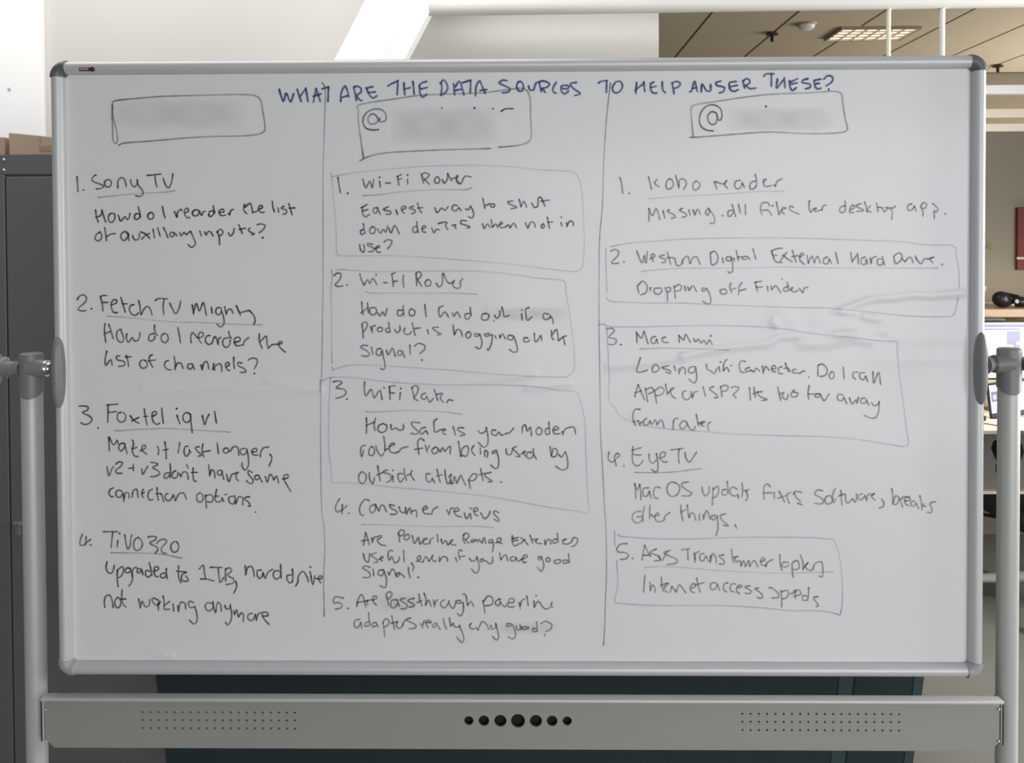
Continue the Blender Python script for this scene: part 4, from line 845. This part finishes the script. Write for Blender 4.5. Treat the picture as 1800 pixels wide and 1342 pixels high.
smudge(930, 552, 140, 26, .14); smudge(700, 1060, 80, 34, .09); smudge(925, 1105, 110, 22, .10)

# --- posts, pivots, tray brace, feet
zt_l = P(52, 640, 0).z
for sgn, pxc, pyb in ((-1, 54, 700), (1, 1775, 760)):
    xc = P(pxc, pyb, .0).x; yj = 0.0; lab = 'left' if sgn < 0 else 'right'
    zc = P(pxc, 648 if sgn < 0 else 640, 0).z
    b = bmesh.new(); bm_tube(b, [(xc, .004, zc-.02), (xc, .004, .10)], .0195, 36); post = obj('post', b, M_post, WB, True)
    # plastic T joint: upright collar with slanted lower lip, and a socket towards the board
    b = bmesh.new()
    ztop = zc+.030; zlow = zc-.058
    n = 32; r = .0215; rings = []
    for (rr, kz) in ((r*.82, 'cap2'), (r*.97, 'cap1'), (r, 'top'), (r, 'low')):
        ring = []
        for k in range(n):
            a = 2*math.pi*k/n; x = math.cos(a); y = math.sin(a)
            if kz == 'low': z = zlow+.016*(1 if False else (1-max(0, -y))) + .004*x*sgn
            elif kz == 'top': z = ztop-.006
            elif kz == 'cap1': z = ztop-.0015
            else: z = ztop
            ring.append(b.verts.new((xc+rr*x, .004+rr*y, z)))
        rings.append(ring)
    b.faces.new(rings[0])
    for r0, r1 in zip(rings, rings[1:]):
        for k in range(n): b.faces.new((r0[k], r1[k], r1[(k+1) % n], r0[(k+1) % n]))
    tj = obj('pivot_joint', b, M_plastic, WB, True)
    xi = -sgn   # towards the board
    b = bmesh.new(); bm_tube(b, [(xc, .0, zc+.002), (xc+xi*.017, .0, zc+.001), (xc+xi*.024, 0, zc), (xc+xi*.031, 0, zc)], [.021, .0195, .0175, .0172], 28)
    obj('socket', b, M_plastic, tj, True)
    b = bmesh.new(); bm_tube(b, [(xc+xi*.031, 0, zc), (xc+xi*.0345, 0, zc)], .0165, 28)
    obj('chrome_ring', b, M_chrome if sgn < 0 else M_cap, tj, True)
    b = bmesh.new(); bm_tube(b, [(xc+xi*.034, 0, zc), (xc+xi*.045, 0, zc), (xc+xi*.050, -.005, zc), (xc+xi*.060, -.010, zc)], [.0125, .0125, .0145, .019] if sgn < 0 else [.0150, .0150, .0165, .021], 24); obj('axle', b, M_chrome if sgn < 0 else M_plastic, tj, True)
    # lens shaped bracket on the frame side
    xb = sgn*(HX-.011); zc2 = P(103 if sgn < 0 else 1720, 653 if sgn < 0 else 646, 0).z; hh = .069
    b = bmesh.new(); fr = []
    for k in range(25):
        u = -1+2*k/24; f = max(.0, 1-abs(u)**2.6)**.55
        fr.append((V((xb, -.012, zc2+u*hh)), ax['x']*(.0035+.0085*f), ax['y']*(.006+.012*f)))
    bm_sweep(b, fr, [(math.cos(2*math.pi*k/20), math.sin(2*math.pi*k/20)) for k in range(20)])
    obj('frame_bracket', b, M_plastic, WB, True)
    # locking knob on the outer side
    xo = sgn
    b = bmesh.new(); bm_tube(b, [(xc+xo*.019, 0, zc), (xc+xo*.027, 0, zc), (xc+xo*.028, 0, zc), (xc+xo*.052, 0, zc-.001)], [.0135, .0125, .0145, .0155], 24)
    obj('knob_stem', b, M_plastic, tj, True)
    b = bmesh.new(); bm_tube(b, [(xc+xo*.052, 0, zc), (xc+xo*.058, 0, zc), (xc+xo*.078, 0, zc), (xc+xo*.084, 0, zc)], [.016, .023, .024, .018], 24)
    for k in range(5):
        a = 2*math.pi*k/5+.6; bm_tube(b, [(xc+xo*.056, .021*math.cos(a), zc+.021*math.sin(a)), (xc+xo*.08, .021*math.cos(a), zc+.021*math.sin(a))], .0085, 12)
    obj('locking_knob', b, M_cap2, tj, True)
    # foot and castors
    b = bmesh.new(); bm_box(b, (xc, .004, .095), (.05, .56, .03), None, .008)
    foot = obj('foot', b, M_post, WB, True)
    for y in (-.25, .258):
        b = bmesh.new(); bm_tube(b, [(xc-.012, y, .033), (xc+.012, y, .033)], .033, 24); bm_box(b, (xc, y, .066), (.02, .03, .03), None, .004)
        obj('castor', b, M_rubber, foot, True)
# brace with real punched holes, cut by filling a flat curve
YB = -.020
bx0, bx1 = P(79, 1270, YB).x, P(1757, 1270, YB).x
bz1, bz0 = P(900, 1229, YB).z, P(900, 1318, YB).z
chf = .018
def plate(rects, holes, m, name, parent):
    """flat plate at y = YB made of cells, each cell pierced by at most one real round hole"""
    b = bmesh.new()
    for (x0, x1, z0, z1) in rects: b.faces.new([b.verts.new((x, YB, z)) for x, z in ((x0, z0), (x1, z0), (x1, z1), (x0, z1))])
    for (x0, x1, z0, z1, cx, cz_, r, n) in holes:
        o = [b.verts.new((x, YB, z)) for x, z in ((x0, z0), (x1, z0), (x1, z1), (x0, z1))]
        c = [b.verts.new((cx+r*math.cos(2*math.pi*k/n), YB, cz_+r*math.sin(2*math.pi*k/n))) for k in range(n)]
        d = [b.verts.new((v.co.x, YB+.005, v.co.z)) for v in c]
        es = [b.edges.new((o[k], o[(k+1) % 4])) for k in range(4)]+[b.edges.new((c[k], c[(k+1) % n])) for k in range(n)]
        bmesh.ops.triangle_fill(b, edges=es, use_beauty=True, normal=(0, -1, 0))
        for k in range(n): b.faces.new((c[k], c[(k+1) % n], d[(k+1) % n], d[k]))
    return b
rects, holes = [], []
def grid(xa, dx, n, ys):
    xe = [P(xa+(i-.5)*dx, 1268, YB).x for i in range(n+1)]
    zc_ = [P(xa+dx*n/2, y, YB).z for y in ys]; hz = (zc_[0]-zc_[1])/2
    ze = [zc_[0]+hz, zc_[0]-hz, zc_[1]-hz, zc_[2]-hz]
    for i in range(n):
        for j in range(3): holes.append((xe[i], xe[i+1], ze[j+1], ze[j], (xe[i]+xe[i+1])/2, (ze[j]+ze[j+1])/2, .0021, 8))
    rects.append((xe[0], xe[-1], ze[0], bz1)); rects.append((xe[0], xe[-1], bz0, ze[3]))
    return xe[0], xe[-1]
la, lb_ = grid(250.5, 14.1, 20, (1253, 1267, 1281)); ra, rb = grid(1305, 14.5, 20, (1256, 1270, 1285))
hs = ((824, 8.2), (850.5, 9.5), (879.5, 10.8), (910.5, 12.4), (942, 10.8), (970.5, 9.5), (997, 8.2))
bd_ = [812.5]+[(hs[k][0]+hs[k][1]+hs[k+1][0]-hs[k+1][1])/2 for k in range(6)]+[1008]
zz_ = P(910, 1268, YB).z; zu, zl_ = zz_+.019, zz_-.019; be = [P(v, 1268, YB).x for v in bd_]
for k, (px, r) in enumerate(hs): holes.append((be[k], be[k+1], zl_, zu, P(px, 1268, YB).x, zz_, r*1.09e-3, 28))
rects += [(be[0], be[-1], zu, bz1), (be[0], be[-1], bz0, zl_), (lb_, be[0], bz0, bz1), (be[-1], ra, bz0, bz1), (bx0+chf, la, bz0, bz1), (rb, bx1-chf, bz0, bz1)]
b = plate(rects, holes, M_brace, 'brace_face', WB)
for xe_, sg_ in ((bx0, 1), (bx1, -1)):
    b.faces.new([b.verts.new((x, YB, z)) for x, z in ((xe_, bz0+chf), (xe_+sg_*chf, bz0), (xe_+sg_*chf, bz1), (xe_, bz1))])
bf = obj('brace_face', b, M_brace, WB)
bf['label'] = 'grey lower crossbar with a row of round holes and two grids of pinholes'
br = bf
b = bmesh.new(); bm_box(b, ((bx0+bx1)/2, YB-.004, bz1+.0025), (bx1-bx0+.001, .022, .0066), None, .0022, 3); obj('top_lip', b, M_alu, bf, True)
b = bmesh.new(); bm_box(b, ((bx0+bx1)/2, YB+.014, (bz0+bz1)/2), (bx1-bx0-.05, .003, bz1-bz0-.012), None, 0); obj('hollow_shade_plate', b, M_dark, bf)  # dark plate added as the shaded inside seen through the holes
b = bmesh.new(); bm_box(b, ((bx0+bx1)/2, YB+.008, bz0+.0012), (bx1-bx0-2.3*chf, .012, .0024), None, 0); obj('bottom_flange', b, M_brace, bf)
for sgn, x in ((-1, bx0), (1, bx1)):
    b = bmesh.new(); zt2, zb2 = P(78, 1232, YB).z, P(78, 1303, YB).z
    bm_box(b, (x+sgn*.0035, YB+.012, (zt2+zb2)/2), (.0035, .026, zt2-zb2), None, .001)
    obj('end_bracket', b, M_alu if sgn < 0 else M_brace, bf)
    for yy in (1247, 1303):
        q = P(80 if sgn < 0 else 1756, yy, YB)
        b = bmesh.new(); bm_ball(b, (x-sgn*.0025, YB-.002, q.z), (.0026, .0022, .0026), 12); obj('screw', b, M_chrome, bf, True)
    b = bmesh.new(); bm_box(b, (x+sgn*.0062, YB+.014, (zt2+zb2)/2), (.002, .03, (zt2-zb2)*1.02), None, 0); obj('gap_shade_strip', b, M_dark, bf)  # dark strip painting the shade in the gap beside the post

# ================================================================ OFFICE CORNER (right)
# shelf on the partition wall
Yh = 2.05
ztp, zbt = P(1765, 544, Yh).z, P(1765, 558, Yh).z
t = thing('wall_shelf', 'pale wooden shelf above the bright monitor', 'shelf', (2.8, 2.3, ztp))
xsh = P(1690, 550, Yh).x
span('shelf_board', xsh, 3.6, Yh, YP-.002, zbt, ztp, M_wood, t, bev=.003)
span('back_strip', xsh, 3.6, Yh+.25, Yh+.27, P(1765, 575, Yh+.25).z, zbt-.001, M_brown, t)
for x in (xsh+.08, 3.4): span('support', x, x+.02, Yh+.06, YP-.002, zbt-.14, zbt-.001, M_brown, t)
# headphones on the shelf
q = P(1768, 530, Yh+.1)
t = thing('headphones', 'black padded headphones lying on the wooden shelf', 'headphones', (q.x, Yh+.1, ztp))
b = bmesh.new(); bm_ball(b, (q.x-.018, Yh+.1, ztp+.036), (.042, .035, .036), 22, Matrix.Rotation(.45, 3, 'Y')); obj('ear_cup', b, M_black, t, True)
b = bmesh.new(); bm_ball(b, (q.x+.075, Yh+.12, ztp+.024), (.042, .035, .024), 22); obj('ear_cup', b, M_black, t, True)
b = bmesh.new(); bm_tube(b, [(q.x-.03+.1*k/8, Yh+.12+.06*math.sin(math.pi*k/8), ztp+.045+.012*math.sin(math.pi*k/8)) for k in range(9)], .009, 12); obj('headband', b, M_blackcloth, t, True)
b = bmesh.new(); bm_tube(b, [(q.x+.026, Yh+.064, ztp+.03), (q.x+.026, Yh+.058, ztp+.03)], .009, 16); bm_box(b, (q.x+.012, Yh+.066, ztp+.014), (.012, .004, .01), None, .001); obj('swivel_hinge', b, M_cap2, t, True)
# picture
q = P(1789, 365, YP-.02); q2 = P(1789, 475, YP-.02)
t = thing('wall_picture', 'dark red picture on the office wall at the right edge', 'picture', (q.x+.3, YP-.01, q2.z))
span('canvas', q.x, q.x+.6, YP-.022, YP-.002, q2.z, q.z, M_red, t)
b = bmesh.new()
for k in range(7):
    bm_box(b, (q.x+.02+.07*k, YP-.0235, q2.z+.06+.03*math.sin(k*2.2)), (.05, .0015, .012), Matrix.Rotation(.5*math.sin(k*1.7), 3, 'Y'), 0)
obj('pale_strokes', b, mat('pale_paint', (.42, .33, .3), .7), t)
# small plant beside the board edge
q = P(1712, 545, 2.3)
t = thing('potted_plant', 'small green plant peeping out beside the whiteboard above the shelf', 'plant', (q.x, 2.3, ztp))
b = bmesh.new(); bm_tube(b, [(q.x, 2.3, ztp+.0005), (q.x, 2.3, ztp+.09)], [.04, .052], 22); obj('pot', b, M_pot, t, True)
tip = P(1735, 432, 2.3)
for k, (dx, dz) in enumerate(((tip.x-q.x, tip.z-ztp), (-.05, .22), (.0, .28), (-.08, .15))):
    b = bmesh.new(); bm_tube(b, [(q.x, 2.3, ztp+.08), (q.x+dx*.3, 2.3, ztp+.08+(dz-.08)*.6), (q.x+dx, 2.3, ztp+dz)], [.003, .0025, .0015], 8); s = obj('stem', b, M_leaf, t, True)
    for a in (-.9, .2, 1.3):
        lb = bmesh.new(); bm_ball(lb, (q.x+dx+.012*math.cos(a), 2.3-.004, ztp+dz+.012*math.sin(a)), (.015, .002, .006), 10, Matrix.Rotation(-a, 3, 'Y')); obj('leaf', lb, M_leaf, s, True)
# desk
Yd0 = 1.72
zd1 = P(1740, 757, Yd0).z; zd0 = P(1740, 764, Yd0).z; Yd1 = YP-.004
xd0 = P(1650, 757, Yd0).x
t = thing('office_desk', 'cream topped desk carrying the lit monitor', 'desk', (2.8, 2.1, 0))
span('desktop', xd0, 3.7, Yd0, Yd1, zd0, zd1, M_desk, t, bev=.003)
span('modesty_panel', xd0+.03, 3.66, 2.30, 2.32, P(1740, 863, 2.30).z, zd0-.001, M_greyp, t)
span('lower_rail', xd0+.03, 3.66, 2.27, 2.32, P(1740, 871, 2.27).z, P(1740, 864, 2.27).z, M_cream, t)
for x in (xd0+.05, 3.6):
    for y in (Yd0+.06, Yd1-.08): span('leg', x, x+.04, y, y+.04, 0, zd0-.001, M_cream, t)
# upright cream back panel, part of the desk, kept as its own object
tag(span('desk_back_panel', P(1700, 700, 2.42).x, 3.66, 2.42, 2.44, zd1+.0005, P(1740, 640, 2.42).z, M_desk), 'upright cream back panel fixed along the rear of the desk', 'divider')
# monitor
Ym = 2.0
mz1, mz0 = P(1765, 565, Ym).z, P(1765, 668, Ym).z
mx0 = P(1690, 600, Ym).x; mx1 = mx0+.58
t = thing('computer_monitor', 'wide lit monitor showing white windows, right of the whiteboard', 'monitor', ((mx0+mx1)/2, Ym+.05, zd1))
span('bezel', mx0, mx1, Ym, Ym+.025, mz0, mz1, M_black, t, bev=.004)
scr = span('screen', mx0+.008, mx1-.008, Ym-.002, Ym, mz0+.008, mz1-.006, M_screen, t, bev=0)
def onscr(x0, y0, x1, y1, m, n, par, Y):
    a = P(x0, y0, Y); c = P(x1, y1, Y); return span(n, a.x, c.x, Y-.001, Y-.0002, c.z, a.z, m, par, bev=0)
onscr(1727, 571, 1830, 575, M_lav, 'menu_bar', scr, Ym-.0022); onscr(1727, 578, 1793, 580, M_lav, 'window_edge', scr, Ym-.0022)
onscr(1770, 583, 1793, 606, M_lav, 'window_pane', scr, Ym-.0022); onscr(1781, 606, 1793, 626, M_lav, 'window_pane', scr, Ym-.0022)
onscr(1786, 600, 1800, 607, M_greyp, 'toolbar', scr, Ym-.0034)
b = bmesh.new(); bm_box(b, ((mx0+mx1)/2, Ym+.05, (zd1+mz0)/2+.04), (.06, .02, mz0-zd1+.06), None, .004); obj('stand_neck', b, M_cap2, t)
span('stand_foot', (mx0+mx1)/2-.11, (mx0+mx1)/2+.11, Ym-.03, Ym+.15, zd1+.0005, zd1+.011, M_cap2, t, bev=.004)
q = P(1727, 563, Ym)
t = thing('speaker_bar', 'slim black bar resting on top of the monitor', 'speaker', (P(1740, 563, Ym).x, Ym+.012, mz1))
span('bar_body', P(1700, 563, Ym).x, P(1765, 563, Ym).x, Ym-.005, Ym+.028, mz1+.0005, mz1+.014, M_black, t, bev=.003)
span('end_light', P(1765, 563, Ym).x-.003, P(1765, 563, Ym).x+.001, Ym-.006, Ym+.02, mz1+.003, mz1+.010, M_cap2, t, bev=.001)
# small tablet leaning on the desk
Yt = 1.93
ta, tb = P(1737, 672, Yt), P(1800, 725, Yt)
t = thing('tablet', 'small tablet with a white lit screen standing on the desk', 'tablet', (ta.x+.06, Yt, zd1))
rot = Matrix.Rotation(math.radians(-8), 3, 'X')
hgt = ta.z-zd1
cxt = ta.x+.085; R_ = Matrix.Rotation(-math.radians(7), 3, 'Y')
b = bmesh.new(); bm_box(b, (cxt, Yt+.006, zd1+hgt/2+.006), (.165, .009, hgt-.004), R_, .003); body = obj('tablet_body', b, M_black, t)
b = bmesh.new(); bm_box(b, (cxt+.001, Yt+.0005, zd1+hgt/2+.012), (.152, .002, hgt-.034), R_, 0); ts = obj('tablet_screen', b, M_screen, t)
b = bmesh.new(); bm_box(b, (cxt-.058, Yt-.0012, zd1+hgt/2+.017), (.026, .001, .042), R_, 0); obj('app_tile', b, M_lav, ts)
b = bmesh.new(); bm_box(b, (cxt-.058, Yt-.0022, zd1+hgt/2+.015), (.013, .001, .02), R_, 0); obj('app_symbol', b, M_screen, ts)
b = bmesh.new(); bm_box(b, (cxt+.006, Yt-.0012, zd1+.024), (.15, .001, .017), R_, 0); obj('dock_bar', b, M_navy, ts)
b = bmesh.new(); bm_tube(b, [(cxt, Yt+.012, zd1+hgt*.6), (cxt, Yt+.06, zd1+.002)], .004, 10); obj('rear_prop', b, M_black, t, True)
# small dark tin on the desk
q = P(1729.5, 725, 1.9)
t = thing('small_tin', 'tiny olive-black tin on the desk beside the whiteboard edge', 'tin', (q.x, 1.9, zd1))
b = bmesh.new(); bm_tube(b, [(q.x, 1.9, zd1+.0004), (q.x, 1.9, zd1+.013)], .0085, 18); obj('tin_body', b, mat('olive_black', (.03, .028, .006), .4), t, True)
b = bmesh.new(); bm_tube(b, [(q.x, 1.9, zd1+.013), (q.x, 1.9, zd1+.019)], .009, 18); obj('tin_lid', b, M_black, t, True)
# cable on the desk
b = bmesh.new(); pts = [P(x, y, 1.80) for x, y in ((1738, 735), (1748, 738), (1757, 742), (1772, 744))]
for p_ in pts: p_.z = zd1+.003
for k, p_ in enumerate(pts): p_.y = 1.84-.03*k
bm_tube(b, pts, .0028, 8); tag(obj('charging_cable', b, mat('tan_cable', (.38, .28, .16), .5), None, True), 'thin tan cable lying on the cream desktop', 'cable')
# bag hanging from the desk edge
Yg = 1.9
q = P(1757, 800, Yg)
t = thing('shoulder_bag', 'black bag hanging under the desk by the right post', 'bag', (q.x, Yg, q.z-.05))
b = bmesh.new(); zz = [P(1757, y, Yg).z for y in (767, 775, 787, 800, 812, 820)]
rr = [.02, .052, .060, .050, .034, .012]
bm_tube(b, [(q.x+.01, Yg-.04, z) for z in zz], rr, 20); obj('bag_body', b, M_blackcloth, t, True)
for dx in (-.022, .006):
    b = bmesh.new(); bm_tube(b, [P(1757, 812, Yg)+V((dx-.012, -.04, 0)), P(1757, 825, Yg)+V((dx-.012, -.04, 0)), P(1757, 838, Yg)+V((dx*.3+.0, -.04, 0))], .005, 8); obj('strap', b, M_blackcloth, t, True)
b = bmesh.new(); c = P(1752, 846, Yg)+V((0, -.04, 0)); bm_tube(b, [c+V((.008*math.cos(a), 0, .024*math.sin(a))) for a in [2*math.pi*k/20 for k in range(21)]], .0032, 10, up=(0, 1, 0)); obj('metal_ring', b, M_chrome, t, True)
b = bmesh.new(); bm_tube(b, [P(1757, 838, Yg)+V((.006, -.035, 0)), P(1757, 862, Yg)+V((.006, -.035, 0))], .006, 8); obj('strap', b, M_blackcloth, t, True)
# office chair
xc, yc = 2.13, 1.75
t = thing('office_chair', 'black swivel chair on a star base at the right edge, tucked under the desk', 'chair', (xc, yc, 0))
b = bmesh.new(); bm_box(b, (xc, yc-.03, .39), (.40, .40, .06), None, .025, 4); obj('seat', b, M_blackcloth, t, True)
b = bmesh.new(); bm_box(b, (xc+.02, yc-.27, .70), (.44, .05, .52), None, .02, 4); obj('backrest', b, M_blackcloth, t, True)
b = bmesh.new(); bm_tube(b, [(xc, yc, .355), (xc, yc, .1)], [.03, .025], 16); obj('gas_column', b, M_chrome, t, True)
for k in range(5):
    a = 2*math.pi*k/5+math.pi/2; e = V((xc+.29*math.cos(a), yc+.29*math.sin(a), .085))
    b = bmesh.new(); bm_tube(b, [(xc, yc, .13), tuple(e)], [.028, .016], 12); l = obj('base_leg', b, M_cap2, t, True)
    b = bmesh.new(); bm_tube(b, [(e.x-.012, e.y, .032), (e.x+.012, e.y, .032)], .032, 18); bm_tube(b, [(e.x, e.y, .085), (e.x, e.y, .04)], .008, 10); obj('castor', b, M_black, l, True)
b = bmesh.new(); bm_tube(b, [(xc-.05, yc-.05, .345), (xc-.12, yc+.1, .335), (xc-.19, yc+.18, .33)], .007, 10); obj('adjuster_lever', b, M_black, t, True)
# crimson garment folded over the top of the backrest
b = bmesh.new(); bm_box(b, (xc+.02, yc-.27, 1.011), (.44, .07, .10), None, .03, 4)
tag(obj('folded_jacket', b, M_pink, None, True), 'crimson jacket draped over the top of the black swivel chair', 'jacket')
